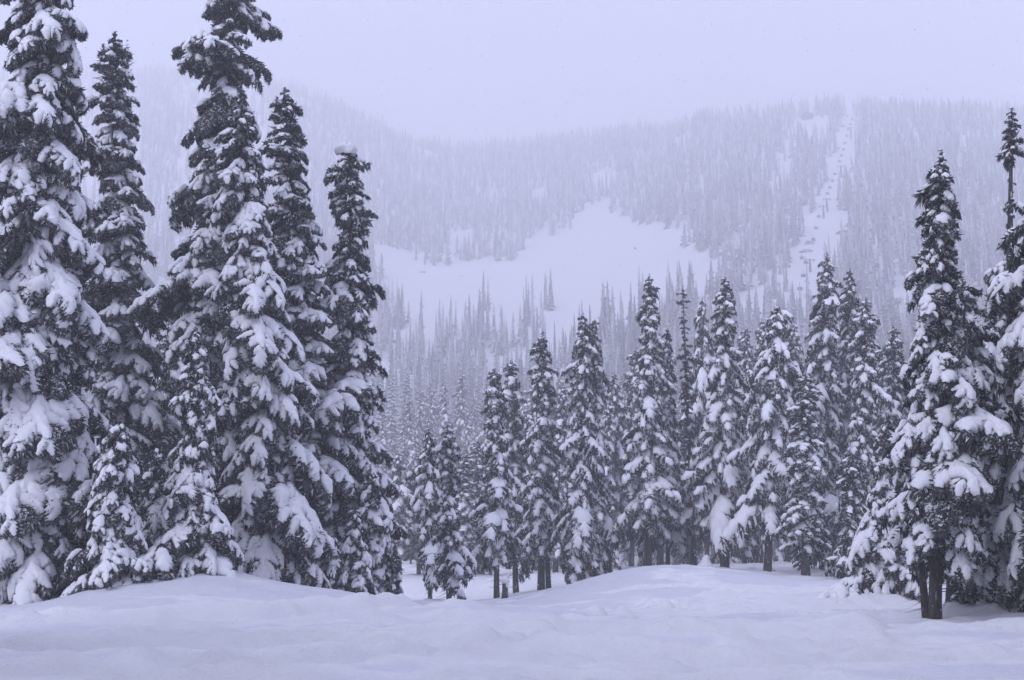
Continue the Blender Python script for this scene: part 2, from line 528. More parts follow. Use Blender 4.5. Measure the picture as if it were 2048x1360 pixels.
    fol = (np.concatenate(V), np.concatenate(Fc), np.concatenate(Fr))
    # ---- snow draped over the twigs
    pads = []
    if style == 'heavy':
        if L > 1.5:
            c1, c2 = rg.uniform(.34, .46), rg.uniform(.62, .76)
            segs = [(rg.uniform(.08, .16), c1 + 0.05), (c1, c2 + 0.04), (c2, 1.0)] if rg.random() < 0.65 else [(0.1, c2), (c2 - .02, 1.0)]
        else:
            segs = [(rg.uniform(0.08, .2), rg.uniform(0.92, 1.0))] if rg.random() < 0.6 else [(0.1, rg.uniform(.45, .6)), (rg.uniform(.55, .66), 1.0)]
        if L > 1.5 and rg.random() < 0.3: segs.pop(int(rg.integers(len(segs))))
    elif style == 'puff':
        segs = [(rg.uniform(.1, .3), rg.uniform(.55, .7)), (rg.uniform(.6, .72), 0.98)] if L > 1.0 else [(rg.uniform(.1, .3), 1.0)]
    else:
        segs = [(rg.uniform(.1, .4), rg.uniform(.7, 1.0))]
    for (u0, u1) in segs:
        fing = max(2, int(round(n * (u1 - u0))))
        nu = (2 * fing + 1) if lod == 0 else (fing + 2)
        if lod > 0: nu += (nu + 1) % 2
        nv = 9 if lod == 0 else 7
        w = np.linspace(0, 1, nu)
        th = np.radians(np.linspace(-112, 112, nv))
        env = np.clip(1 - np.abs(2 * w - 1) ** (3.0 if style != 'puff' else 2.4), 0, 1) ** 0.5
        base_reach = {'heavy': 0.92, 'puff': 0.86, 'light': 0.75}[style]
        jag = {'heavy': 0.40, 'puff': 0.30, 'light': 0.4}[style]
        on = (np.arange(nu) % 2 == 1).astype(float)
        def edge():
            slow = 1 + 0.5 * vnoise(w * 4.0 + rg.uniform(0, 99), w * 0, int(rg.integers(999)))
            return np.clip(base_reach * slow * (1 - jag + 1.5 * jag * on * rg.uniform(0.15, 1.35, nu) ** 0.8) * (0.3 + 0.7 * env), 0.05, 1.05)
        rl, rr = edge(), edge()
        uu = u0 + (u1 - u0) * w
        Ug = np.repeat(uu[:, None], nv, 1)
        v = np.sin(th)[None, :] * np.ones((nu, 1))
        side = np.where(v >= 0, 1.0, -1.0)
        reach = np.where(v >= 0, rl[:, None], rr[:, None])
        p = lat(Ug, side, np.abs(v) * reach)
        tk = {'heavy': 0.075, 'puff': 0.105, 'light': 0.055}[style] * (0.6 + 0.4 * L) * rg.uniform(0.8, 1.25)
        # thickness is laid on along the surface normal, leaning upward
        du = np.gradient(p, axis=0); dv = np.gradient(p, axis=1)
        nn = nrm(np.cross(du, dv)); nn[nn[..., 2] < 0] *= -1
        nn = nrm(nn + np.array([0, 0, 0.7]))
        lump = 1 + 1.1 * fbm(Ug * 6.5 * L + rg.uniform(0, 99), v * 1.6 + rg.uniform(0, 99), 2, int(rg.integers(1, 999)))
        cz = np.cos(th)[None, :] * np.ones((nu, 1))
        hgt = np.where(cz > 0, np.abs(cz) ** 0.7 * lump, cz * 0.6) * tk * (0.12 + 0.88 * env[:, None])
        p = p + nn * hgt[..., None] + np.array([0, 0, 0.015])
        idx = np.arange(nu * nv).reshape(nu, nv)
        q = np.stack([idx[:-1, :-1], idx[1:, :-1], idx[1:, 1:], idx[:-1, 1:]], -1).reshape(-1, 4)
        # quads -> tris
        pads.append((p.reshape(-1, 3), np.concatenate([q[:, [0, 1, 2]], q[:, [0, 2, 3]]])))
    sV, sF, _ = cat_mesh(pads)
    return dict(L=L, fol=fol, snow=(sV, sF))

def rotm(az, pitch, roll):
    ca, sa = math.cos(az), math.sin(az); cp, sp = math.cos(pitch), math.sin(pitch); cr, sr = math.cos(roll), math.sin(roll)
    Rz = np.array([[ca, -sa, 0], [sa, ca, 0], [0, 0, 1]])
    Ry = np.array([[cp, 0, -sp], [0, 1, 0], [sp, 0, cp]])
    Rx = np.array([[1, 0, 0], [0, cr, -sr], [0, sr, cr]])
    return Rz @ Ry @ Rx

def compound(L, rg, style, subs):
    """a long bough: an axis with many smaller side boughs, each carrying its own broken clump of snow"""
    a0 = math.radians(rg.uniform(-5, 14))
    a1 = math.radians(rg.uniform(*{'heavy': (-58, -36), 'puff': (-44, -18), 'light': (-32, -8)}[style]))
    M = 31
    t = np.linspace(0, 1, M)
    pit = a0 + (a1 - a0) * t ** 0.75
    ax = np.zeros((M, 3)); ds = L / (M - 1)
    ax[1:, 0] = np.cumsum(np.cos(pit[:-1]) * ds); ax[1:, 2] = np.cumsum(np.sin(pit[:-1]) * ds)
    ax[:, 1] = 0.07 * L * np.sin(t * rg.uniform(2, 5) + rg.uniform(0, 6)) * t
    fols, snows = [], []
    w = np.linspace(0.035, 0.008, M)[:, None]
    st = np.concatenate([ax + np.array([0, 1, 0]) * w, ax - np.array([0, 1, 0]) * w, ax - np.array([0, 0, 1.4]) * w])
    k = np.arange(M - 1)
    fc = np.concatenate([np.c_[a * M + k, b * M + k, a * M + k + 1] for a, b in ((0, 1), (1, 2), (2, 0))] + [np.c_[b * M + k, b * M + k + 1, a * M + k + 1] for a, b in ((0, 1), (1, 2), (2, 0))])
    fols.append((st, fc, np.full(len(fc), 0.05)))
    ns = int(round(3 + 1.9 * L))
    spots = [(u, sd) for u in np.linspace(0.15, 0.9, ns) for sd in (-1, 1)] + [(0.84, 0)]
    bare = rg.uniform(0, 0.22)
    for u, sd in spots:
        u = float(np.clip(u + rg.uniform(-.05, .05), 0.08, 0.96))
        l = (L * 0.38 * min(1, u / 0.22) * (1.03 - u) ** 0.5 + 0.16) * rg.uniform(0.7, 1.25)
        if sd == 0: l = 0.30 * L * rg.uniform(.8, 1.2)
        sub = subs[int(rg.integers(len(subs)))]
        sc_ = l / sub['L']
        p = np.array([np.interp(u, t, ax[:, q]) for q in range(3)])
        tp = float(np.interp(u, t, pit))
        R_ = rotm(sd * math.radians(rg.uniform(34, 66)), tp * 0.75 + math.radians(rg.uniform(-24, 4)), rg.uniform(-.35, .35))
        V, Fc, Fr = sub['fol']
        fols.append(((V * sc_) @ R_.T + p, Fc, Fr))
        if rg.random() > bare:
            V, Fc = sub['snow']
            zs = np.array([1, rg.uniform(0.9, 1.3), rg.uniform(0.7, 1.1)])
            snows.append(((V * sc_ * zs) @ R_.T + p + np.array([0, 0, 0.01]), Fc))
    for (u0, u1) in ([(0.08, rg.uniform(.5, .66)), (rg.uniform(.58, .7), 0.99)] if rg.random() < 0.6 else [(rg.uniform(.1, .3), 0.99)]):
        nu, nv = max(9, int(13 * (u1 - u0) * L)), 9
        w_ = np.linspace(0, 1, nu); th = np.radians(np.linspace(-118, 118, nv))
        uu = u0 + (u1 - u0) * w_
        env = np.clip(1 - np.abs(2 * w_ - 1) ** 3, 0, 1) ** 0.5
        wd = (L * {'heavy': 0.105, 'puff': 0.095, 'light': 0.06}[style] * (1.05 - uu) ** 0.5 + 0.05) * (0.25 + 0.75 * env) * (1 + 1.1 * vnoise(uu * 14 + rg.uniform(0, 99), uu * 0, 3))
        tk = {'heavy': 0.08, 'puff': 0.10, 'light': 0.05}[style] * (0.55 + 0.3 * L) * rg.uniform(.8, 1.2)
        P0 = np.stack([np.interp(uu, t, ax[:, q]) for q in range(3)], -1)
        sv = np.sin(th)[None]; cv = np.cos(th)[None]
        lump = 1 + 0.9 * fbm(uu[:, None] * 7 * L + rg.uniform(0, 99), sv * 1.5 + rg.uniform(0, 99), 2, 5)
        P = P0[:, None, :] + np.zeros((nu, nv, 3))
        P[..., 1] += sv * wd[:, None] * lump
        P[..., 2] += np.where(cv > 0, cv, cv * 0.5) * tk * (0.15 + 0.85 * env[:, None]) * lump - 0.55 * wd[:, None] * sv ** 2 + 0.02
        P[..., 0] += 0.5 * wd[:, None] * sv ** 2
        ix = np.arange(nu * nv).reshape(nu, nv)
        qd = np.stack([ix[:-1, :-1], ix[1:, :-1], ix[1:, 1:], ix[:-1, 1:]], -1).reshape(-1, 4)
        snows.append((P.reshape(-1, 3), np.concatenate([qd[:, [0, 1, 2]], qd[:, [0, 2, 3]]])))
    V, Fc, Fr = cat_mesh(fols)
    sV, sF, _ = cat_mesh(snows)
    return dict(L=L, fol=(V, Fc, Fr), snow=(sV, sF))

SIZES0 = [(0.55, 4), (1.1, 6), (1.9, 9), (2.9, 12)]
TEMPL = {}
for lod, cnt in ((0, 6), (1, 6)):
    for st in ('heavy', 'puff', 'light'):
        subs = [bough(rng.uniform(0.5, 0.85), 4, rng, st if q % 3 else 'puff', 0) for q in range(8)] if lod == 0 else None
        for si, (L, n) in enumerate(SIZES0):
            if lod == 0 and L > 1.0:
                TEMPL[lod, st, si] = [compound(L, rng, st, subs) for _ in range(cnt)]
            else:
                nn_ = n if lod == 0 else max(3, int(n * 0.65))
                TEMPL[lod, st, si] = [bough(L, nn_, rng, st, lod) for _ in range(cnt)]

FOL_MESH = {}
def fol_mesh(key, k):
    if (key, k) not in FOL_MESH:
        V, Fc, Fr = TEMPL[key][k]['fol']
        FOL_MESH[key, k] = mk_mesh('bough', V, Fc, M_NEEDLE, False, frost=Fr)
    return FOL_MESH[key, k]
SNOW_MESH = {}
def snow_mesh(key, k):
    if (key, k) not in SNOW_MESH:
        sV, sF = TEMPL[key][k]['snow']
        SNOW_MESH[key, k] = mk_mesh('snow_clump', sV, sF, M_SNOW, True)
    return SNOW_MESH[key, k]

def trunk_mesh(H, r0, lean, bend, rg, segs=10, rings=16, top=1.0, flare=0.16):
    hs = np.linspace(0, 1, rings) ** 1.15
    hs = np.concatenate([[-0.6 / H], hs])
    Vs = []
    for h in hs:
        r = r0 * max(1 - max(h, 0) / (top * 1.02), 0.04) ** 0.85 * (1 + flare * math.exp(-max(h, 0) * H / 0.5))
        a = np.linspace(0, 2 * np.pi, segs, endpoint=False)
        rr = r * (1 + 0.10 * np.sin(3 * a + 7 * h) + rg.uniform(-0.05, 0.05, segs))
        hh = max(h, 0)
        ox = lean[0] * hh + bend[0] * math.sin(hh * math.pi); oy = lean[1] * hh + bend[1] * math.sin(hh * math.pi)
        Vs.append(np.c_[rr * np.cos(a) + ox, rr * np.sin(a) + oy, np.full(segs, h * H * top if h > 0 else h * H)])
    V = np.concatenate(Vs)
    R = len(hs)
    i = np.arange(R - 1)[:, None] * segs; j = np.arange(segs)[None]; jn = (j + 1) % segs
    q = np.stack([i + j, i + jn, i + segs + jn, i + segs + j], -1).reshape(-1, 4)
    F3 = np.concatenate([q[:, [0, 1, 2]], q[:, [0, 2, 3]]])
    # cap
    k = (R - 1) * segs
    cap = np.array([[k, k + a_, k + a_ + 1] for a_ in range(1, segs - 1)])
    return V, np.concatenate([F3, cap])

def grow(H, R, rg, lod=0, style='heavy', k=0.7, base=0.03, nb=200, snowp=0.97, lean=(0, 0), bend=(0, 0),
         pitch=-12, gaps=(), r0=None, topstyle='spire', spikes=1, minr=0.25):
    """returns trunk (V,F), crown (V,F,frost), list of snow placements"""
    r0 = (0.74 * r0 if lod else r0) if r0 else (H * 0.0095 + 0.05) * (0.8 if lod else 1)
    tr = trunk_mesh(H, r0, lean, bend, rg, segs=10 if lod == 0 else 7, rings=16 if lod == 0 else 9)
    if base > 0.08:
        nd = 16
        zd = rg.uniform(0.02, base * 1.15, nd) * H; ad = rg.uniform(0, 6.28, nd); ld = rg.uniform(0.25, 0.9, nd)
        ox, oy = lean[0] * zd / H + bend[0] * np.sin(zd / H * np.pi), lean[1] * zd / H + bend[1] * np.sin(zd / H * np.pi)
        c0 = np.c_[ox, oy, zd]; dr = np.c_[np.cos(ad), np.sin(ad), rg.uniform(-.7, .1, nd)]
        pr_ = np.c_[-np.sin(ad), np.cos(ad), 0 * ad] * 0.022; pz_ = np.array([0, 0, 0.028])
        tw = np.stack([c0 - pr_, c0 + pr_, c0 - pz_, c0 + dr * (ld + r0)[:, None]], 1).reshape(-1, 3)
        tf_ = (np.array([[0, 1, 3], [1, 2, 3], [2, 0, 3]])[None] + (np.arange(nd) * 4)[:, None, None]).reshape(-1, 3)
        tr = cat_mesh([tr, (tw, tf_)])[:2]
    crown, snow = [], []
    az = rg.uniform(0, 6.28)
    sn = rg.uniform(0, 500)
    # bough heights: denser where crown is thin
    hs = base + (1 - base) * (np.arange(nb) + rg.uniform(0, 1, nb)) / nb
    hs = base + (1 - base) * ((hs - base) / (1 - base)) ** 0.92
    for h in hs:
        c = (h - base) / (1 - base)
        gap = any(g0 < h < g1 for g0, g1 in gaps)
        if gap and rg.random() < 0.6: continue
        az += 2.39996 + rg.uniform(-0.5, 0.5)
        r = R * ((1 - c) ** k) * (0.72 + 0.28 * min(1, c / 0.12)) + minr * (1 - c) ** 0.3 + 0.05
        am = 1.0 if lod == 0 else 1.45
        r *= 1 + am * 0.75 * float(vnoise(h * H * 0.55 + sn, math.cos(az) * 0.9 + 5, 91)) + 0.45 * float(vnoise(h * H * 1.1, math.sin(az) * 1.2 + sn, 95))
        r *= rg.uniform(0.66, 1.12) if rg.random() > 0.10 else rg.uniform(1.1, 1.5)
        if lod == 1: r *= 0.9
        if gap: r *= 0.4
        inner = rg.random() < 0.22
        if inner: r *= 0.6
        pt = math.radians(pitch - 4 + 22 * max(0, c - 0.6) / 0.4 + rg.uniform(-11, 11))
        Lr = r / 0.86
        if h * H < 1.4: pt += math.radians(12); Lr *= 0.9
        si = int(np.argmin([abs(math.log(Lr / s[0])) for s in SIZES0]))
        st = style if rg.random() < 0.8 else ('puff' if style == 'heavy' else 'heavy')
        key = (lod, st, si)
        kk = int(rg.integers(len(TEMPL[key])))
        tp = TEMPL[key][kk]
        s = Lr / tp['L']
        Rm = rotm(az, pt, rg.uniform(-0.3, 0.3))
        Sc = np.array([s, s * rg.uniform(0.85, 1.3), s])
        hb = min(max(h, 0), 1)
        pos = np.array([lean[0] * hb + bend[0] * math.sin(hb * math.pi), lean[1] * hb + bend[1] * math.sin(hb * math.pi), h * H])
        has = rg.random() < snowp * (0.5 if inner else 1.0) * (0.85 if h < 0.1 else 1.0)
        Mx = np.eye(4); Mx[:3, :3] = Rm @ np.diag(Sc); Mx[:3, 3] = pos
        snow.append((key, kk, Mx, az, h, has, inner))
    # leader(s)
    tips = []
    for q in range(spikes):
        off = np.array([0, 0, 0.0]) if q == 0 else np.array([rg.uniform(-.45, .45), rg.uniform(-.3, .3), -rg.uniform(0.2, 1.0)])
        tip = np.array([lean[0], lean[1], H]) + off
        nt_ = 46
        zz = rg.uniform(-1.6 if q else -1.1, 0.12, nt_)
        p = tip + np.c_[np.zeros(nt_), np.zeros(nt_), zz]
        a = rg.uniform(0, 6.28, nt_)
        ln = 0.10 + 0.30 * np.clip(-zz, 0, 1)
        d = np.c_[np.cos(a), np.sin(a), rg.uniform(-0.1, 0.55, nt_)] * ln[:, None]
        ww = np.c_[-np.sin(a), np.cos(a), np.zeros(nt_)] * 0.05
        V = np.stack([p - ww, p + ww, p + d], 1).reshape(-1, 3)
        tips.append((V, np.arange(nt_ * 3).reshape(-1, 3), rg.uniform(0, 0.5, nt_)))
    crown += tips
    return tr, crown, snow

def blob(rx, ry, rz, rg, nu=10, nv=7, rough=0.18):
    u = np.linspace(0, 2 * np.pi, nu, endpoint=False); v = np.linspace(-0.5, 1, nv) * np.pi / 2
    U, Vv = np.meshgrid(u, v)
    n_ = 1 + rough * 2 * fbm(np.cos(U) * 1.3 + rg.uniform(0, 50), np.sin(U) * 1.3 + Vv, 2, 7)
    P = np.stack([rx * np.cos(U) * np.cos(Vv) * n_, ry * np.sin(U) * np.cos(Vv) * n_, rz * np.sin(Vv) * n_], -1).reshape(-1, 3)
    i = np.arange(nv - 1)[:, None] * nu; j = np.arange(nu)[None]; jn = (j + 1) % nu
    q = np.stack([i + j, i + jn, i + nu + jn, i + nu + j], -1).reshape(-1, 4)
    return P, np.concatenate([q[:, [0, 1, 2]], q[:, [0, 2, 3]]])

def place_snow(parts):
    out = []
    for key, kk, Mx, az, h, has, inner in parts:
        if not has: continue
        sV, sF = TEMPL[key][kk]['snow']
        out.append((sV @ Mx[:3, :3].T + Mx[:3, 3], sF))
    return out

SRC = {}
def copy_children(a, b):
    for ch in list(a.children):
        o = ch.copy(); COL.objects.link(o); o.parent = b
        copy_children(ch, o)
BASES = []     # (x, y, radius) of trunks: snow banks up a little round them

def near_tree(name, label, group, b, top, Rpx, seed, cap=False, clumps=True, src=None, **kw):
    """b = (px, py, depth) of the foot, top = (px, py) of the tip; crown half width in px"""
    rg = np.random.default_rng(seed)
    bx, by_, bz = at(*b)
    bz = zat(bx, by_)
    tx, ty, tz = at(top[0], top[1], b[2])
    H = tz - bz
    R = Rpx * b[2] / F
    if src is not None:
        so = SRC[src]
        root = bpy.data.objects.new(name, None)
        COL.objects.link(root)
        root.location = (bx, by_, bz - 0.05)
        a = math.atan2(tx - bx, H)
        root.rotation_euler = (Matrix.Rotation(a, 3, 'Y') @ Matrix.Rotation(rg.uniform(1.2, 5) if not clumps else rg.uniform(0.3, 0.6), 3, 'Z') @ Matrix.Rotation(-so['a'], 3, 'Y')).to_euler()
        sR = R / so['R']
        root.scale = (sR, sR, H / so['H'])
        tag(root, label, 'tree', group)
        copy_children(so['root'], root)
        BASES.append((bx, by_, 0.5))
        return root
    tr, crown, snow = grow(H, R, rg, lod=kw.pop('lod', 0), lean=(tx - bx, rg.uniform(-.3, .3)), **kw)
    root = bpy.data.objects.new(name, None)
    root.empty_display_size = 0.5
    COL.objects.link(root)
    root.location = (bx, by_, bz - 0.05)
    tag(root, label, 'tree', group)
    link('trunk', mk_mesh('trunk', tr[0], tr[1], M_BARK, True), root)
    front, rest = [], []
    for p_ in snow:
        # boughs that reach towards the open slope are built one by one; the others make up the rest of the crown
        (front if clumps and math.sin(p_[3]) < 0.5 and not p_[6] else rest).append(p_)
    for key, kk, Mx, az, h, has, inner in rest:
        V, Fc, Fr = TEMPL[(1,) + key[1:]][kk]['fol']
        crown.append((V @ Mx[:3, :3].T + Mx[:3, 3], Fc, np.clip(Fr * (0.5 if h < 0.14 else 0.9), 0, 1)))
    rest = [((1,) + p_[0][1:],) + p_[1:] for p_ in rest]
    V, Fc, Fr = cat_mesh(crown)
    link('crown', mk_mesh('crown', V, Fc, M_NEEDLE, False, frost=Fr), root)
    for key, kk, Mx, az, h, has, inner in front:
        o = bpy.data.objects.new('bough', fol_mesh(key, kk))
        COL.objects.link(o); o.parent = root
        o.matrix_local = Matrix(Mx.tolist())
        if has:
            c = bpy.data.objects.new('snow_clump', snow_mesh(key, kk))
            COL.objects.link(c); c.parent = o
    if cap:
        rest_p = place_snow(rest)
        for q in range(1):
            P, Q = blob(0.34, 0.30, 0.22, rg, 14, 9, rough=0.5)
            rest_p.append((P + np.array([tx - bx + rg.uniform(-.25, .25), rg.uniform(-.2, .1), H - 0.22]), Q))
    else:
        rest_p = place_snow(rest)
    if rest_p:
        V, Fc, _ = cat_mesh(rest_p)
        tag(link('snow_cover', mk_mesh('snow_cover', V, Fc, M_SNOW, True), root), kind='stuff')
    BASES.append((bx, by_, 0.5))
    SRC[seed] = dict(root=root, H=H, R=R, a=math.atan2(tx - bx, H))
    return root

GL, GM, GR = 'big firs on the left of the slope', 'snowy firs in the row across the slope', 'firs at the right edge'
# ---- left group, 31-48 m away
near_tree('fir_tree', 'huge dark fir with wide drooping snow boughs filling the upper left corner', GL, (85, 1195, 33), (80, -190), 178, 101, k=0.62, nb=225, pitch=-20, snowp=0.97, minr=0.6)
near_tree('fir_tree', 'slender dark fir with three thin spires, just behind the corner fir', GL, (262, 1172, 43), (232, 68), 88, 103, style='puff', k=0.42, nb=215, pitch=-8, snowp=0.8, spikes=3)
near_tree('fir_tree', 'tallest fir with open ragged crown and bare trunk gaps, top out of frame', GL, (425, 1160, 42), (458, -130), 92, 104, style='puff', k=0.22, nb=230, pitch=-16, snowp=0.92, gaps=((0.665, 0.70), (0.745, 0.785), (0.86, 0.885)), r0=0.38, base=0.06)
near_tree('fir_tree', 'broad conical fir thick with drooping snow fingers, rising behind the snow mound', GL, (548, 1190, 37), (478, 165), 132, 105, k=0.72, nb=225, pitch=-18, snowp=0.9)
near_tree('fir_tree', 'snow-laden fir cut in half by the left edge of the picture', GL, (-75, 1185, 37), (-65, 110), 115, 102, src=105)
near_tree('fir_tree', 'dark lichen-brown fir squeezed between the conical fir and the snow-capped fir', GL, (635, 1192, 40.5), (568, 178), 82, 106, src=103)
near_tree('fir_tree', 'columnar fir with a round white snow cap on its blunt top', GL, (712, 1196, 41), (697, 288), 66, 107, style='puff', k=0.42, nb=200, pitch=-10, snowp=0.95, cap=True, minr=0.3)
near_tree('young_fir', 'young pointed fir whose thin drooping twigs are all snow-lined, before the conical fir', GL, (402, 1146, 33.0), (388, 646), 84, 108, k=0.85, nb=190, pitch=-20, snowp=1.0)
near_tree('sapling', 'lumpy snow-plastered sapling standing before the corner fir', GL, (235, 1185, 31.5), (240, 835), 62, 109, style='puff', k=0.6, nb=90, pitch=-20, snowp=1.0)
near_tree('sapling', 'thin snowy sapling on the left shoulder of the snow mound', GL, (312, 1137, 33.5), (308, 890), 40, 110, style='puff', k=0.6, nb=60, pitch=-20, snowp=1.0)
near_tree('sapling', 'shortest sapling at the foot of the lichen-brown fir', GL, (668, 1200, 38.3), (670, 1066), 32, 111, k=0.7, nb=44, pitch=-22, snowp=0.95)
near_tree('sapling', 'sapling under the snow-capped fir, the middle one of three there', GL, (716, 1200, 38.8), (712, 1012), 36, 112, style='puff', k=0.6, nb=56, pitch=-24, snowp=1.0)
near_tree('sapling', 'tall sapling with long hanging snow skirt at the edge of the gap', GL, (752, 1203, 40), (742, 930), 48, 113, k=0.75, nb=80, pitch=-26, snowp=0.9)
near_tree('fir_tree', 'hazy half-hidden fir seen between the slender fir and the young pointed fir', GL, (330, 1160, 48), (335, 640), 78, 114, lod=1, clumps=False, k=0.6, nb=110, pitch=-6, snowp=0.8)
near_tree('fir_tree', 'shadowed fir deep behind the corner fir', GL, (20, 1168, 48), (15, 430), 90, 115, lod=1, clumps=False, style='light', k=0.5, nb=130, pitch=-10, snowp=0.5)

# ---- row across the slope, 50-80 m away
def mid(label, b, top, R, seed, name='fir_tree', **kw):
    kw.setdefault('nb', 230); kw.setdefault('base', 0.16); kw.setdefault('k', 0.5); kw.setdefault('pitch', -20); kw.setdefault('snowp', 1.0)
    kw.setdefault('minr', 0.45)
    return near_tree(name, label, GM, b, top, R, seed, lod=1, clumps=False, **kw)
mid('small pale fir, leftmost of the row, next to the thin pole-stemmed fir', (860, 1206, 58), (855, 852), 34, 201, nb=110, base=0.2)
mid('thin fir with lumps of snow and a bare stem foot, standing in the dip', (898, 1222, 52), (895, 846), 24, 202, style='puff', nb=80, base=0.2, r0=0.17)
mid('narrow fir whose trunk foot stands beside the snow-capped stump', (993, 1207, 60), (990, 735), 36, 203, style='puff', nb=170, base=0.21, r0=0.20)
mid('fir with a rounded snowy tip just right of the narrow stump-side fir', (1032, 1170, 66), (1020, 720), 36, 204, src=203)
mid('fir with a dark upper stem and thick double trunk', (1082, 1190, 64), (1086, 660), 36, 205, nb=180, style='puff', base=0.18, r0=0.27)
mid('dense fir with long draped arms, left one of a close twin pair', (1160, 1176, 62), (1166, 626), 50, 206, nb=240, k=0.55, base=0.07)
mid('twin of the draped fir, with its own trunk on the right side', (1192, 1166, 63), (1192, 638), 42, 207, src=206)
mid('fir with a bare bent dark tip, tall on the left side of the hump', (1295, 1152, 62), (1300, 548), 54, 208, style='puff', nb=240, k=0.6, base=0.19, r0=0.29)
mid('shorter fir leaning close on the right of the bent-tip fir', (1336, 1145, 65), (1336, 655), 34, 209, src=208)
mid('thin dead-looking pole of a fir with few twigs and a snow-capped tip', (1388, 1137, 66), (1366, 575), 9, 210, name='snag', style='light', nb=80, k=0.2, base=0.25, r0=0.24, snowp=0.8, minr=0.3, pitch=-4)
mid('pale forked fir behind the thin pole', (1415, 1135, 76), (1410, 600), 36, 211, src=201)
mid('broad clumpy fir with twin dark spires, right of the thin pole', (1450, 1141, 62), (1450, 552), 62, 212, style='puff', nb=180, k=0.5, base=0.20, r0=0.30, spikes=2)
mid('fir with an arched snow-covered top and long bare lower trunk', (1535, 1152, 59), (1558, 612), 54, 213, nb=170, k=0.3, base=0.25, r0=0.26, minr=0.7)
mid('tall wide fir with dark twin crown, highest of the row on the right', (1645, 1142, 64), (1652, 508), 62, 214, nb=190, k=0.5, base=0.08, spikes=2)
mid('flat-topped fir pressed against the highest of the row', (1690, 1150, 66), (1700, 535), 50, 215, src=212)
mid('fir with a bare trunk foot in front of the highest of the row', (1612, 1160, 55), (1600, 745), 42, 216, src=205)
mid('dark narrow fir with round snowy knobs, next to the flat-topped one', (1702, 1166, 58), (1735, 592), 44, 217, style='puff', nb=180, k=0.45, base=0.05)
mid('small hazy fir between the knobby dark fir and the big right fir', (1792, 1160, 62), (1782, 652), 36, 218, src=217)
# second rank, partly hidden
SECOND = [(800, 1150, 95, 790, 905, 30), (838, 1150, 98, 832, 930, 30), (930, 1158, 90, 925, 905, 32), (960, 1152, 92, 962, 880, 34), (1110, 1150, 88, 1125, 770, 34),
          (1055, 1150, 96, 1052, 830, 34), (1232, 1148, 86, 1240, 745, 36), (1262, 1140, 92, 1268, 700, 34), (1320, 1136, 90, 1322, 690, 34), (1490, 1130, 84, 1497, 655, 38),
          (1520, 1130, 90, 1520, 640, 36), (1575, 1130, 82, 1585, 650, 40), (1625, 1132, 78, 1628, 640, 40), (1760, 1140, 72, 1765, 690, 40), (1380, 1132, 86, 1392, 700, 34), (1205, 1150, 84, 1215, 800, 30),
          (1830, 1140, 62, 1828, 720, 40), (1900, 1140, 58, 1930, 700, 46), (1965, 1145, 56, 1960, 640, 46)]
ROW = [(770, 'the left firs'), (860, 'the small pale fir'), (898, 'the thin lumpy fir'), (993, 'the stump-side fir'), (1032, 'the round-tipped fir'), (1082, 'the double-trunk fir'), (1160, 'the draped twins'), (1195, 'the right twin'),
       (1295, 'the bent-tip fir'), (1345, 'the short leaning fir'), (1388, 'the thin pole'), (1450, 'the clumpy twin-spired fir'), (1548, 'the arch-topped fir'), (1650, 'the highest row fir'), (1695, 'the flat-topped fir'), (1735, 'the knobby dark fir'),
       (1785, 'the small hazy fir'), (1880, 'the twin-trunk fir'), (2015, 'the pole-topped fir')]
def between(px):
    k = max(q for q in range(len(ROW) - 1) if ROW[q][0] <= px)
    return ROW[k][1], ROW[k + 1][1]
for i, (a, b_, y_, c_, d_, r_) in enumerate(SECOND):
    pair = between(c_)
    same = [t for t in SECOND if between(t[2 + 1]) == pair]
    adj = 'paler' if len(same) == 1 else ('tallest pale' if d_ == min(t[4] for t in same) else 'shortest pale' if d_ == max(t[4] for t in same) else 'middle-sized pale')
    o = mid('%s fir behind the row, between %s and %s' % (adj, *pair), (a, b_, y_), (c_, d_), r_, 300 + i, src=[201, 203, 205, 206, 208, 213][i % 6])
    o['group'] = 'second rank of firs behind the row'

# ---- right edge, 25-40 m away
near_tree('fir_tree', 'dark pointed fir with twin bare trunk foot, biggest on the right', GR, (1870, 1252, 27.5), (1885, 303), 86, 401, style='puff', k=0.74, nb=200, base=0.19, pitch=-18, r0=0.15, snowp=0.97, minr=0.3)
near_tree('fir_tree', 'fir whose bare trunk foot stands just right of the twin-trunk fir', GR, (1907, 1243, 30), (1922, 560), 80, 402, style='heavy', k=0.7, nb=100, base=0.22, r0=0.22, pitch=-20)
near_tree('fir_tree', 'fir with a long bare pole-like top rising at the right edge', GR, (2010, 1235, 32), (2018, 222), 92, 403, style='puff', k=0.9, nb=210, base=0.04, pitch=-14, snowp=0.97, r0=0.26, gaps=((0.70, 0.80), (0.81, 0.90)), minr=0.22)
near_tree('fir_tree', 'shadowy fir half outside the right edge with a long snow-covered arm', GR, (2120, 1258, 27), (2125, 300), 118, 424, k=0.5, nb=190, base=0.08, pitch=-20, snowp=0.92, minr=0.5)
near_tree('young_fir', 'young fir with fine snow-lined twigs before the pole-topped fir', GR, (1985, 1250, 29), (1973, 742), 60, 405, k=0.8, nb=120, base=0.02, pitch=-24, snowp=0.95)
near_tree('sapling', 'low dark bushy sapling between the bare trunk foot and the young fir', GR, (1938, 1240, 29.3), (1938, 1060), 34, 406, style='light', k=0.6, nb=50, pitch=-20, snowp=0.8)
near_tree('sapling', 'small dark sapling tucked into the lower right by the picture edge', GR, (2052, 1252, 28), (2050, 1130), 30, 407, style='light', k=0.6, nb=40, pitch=-20, snowp=0.6)
near_tree('young_fir', 'wide low fir sweeping its snowy skirt down left of the twin-trunk fir', GR, (1760, 1186, 38), (1775, 830), 78, 408, k=0.7, nb=120, base=0.04, pitch=-24, snowp=0.9)
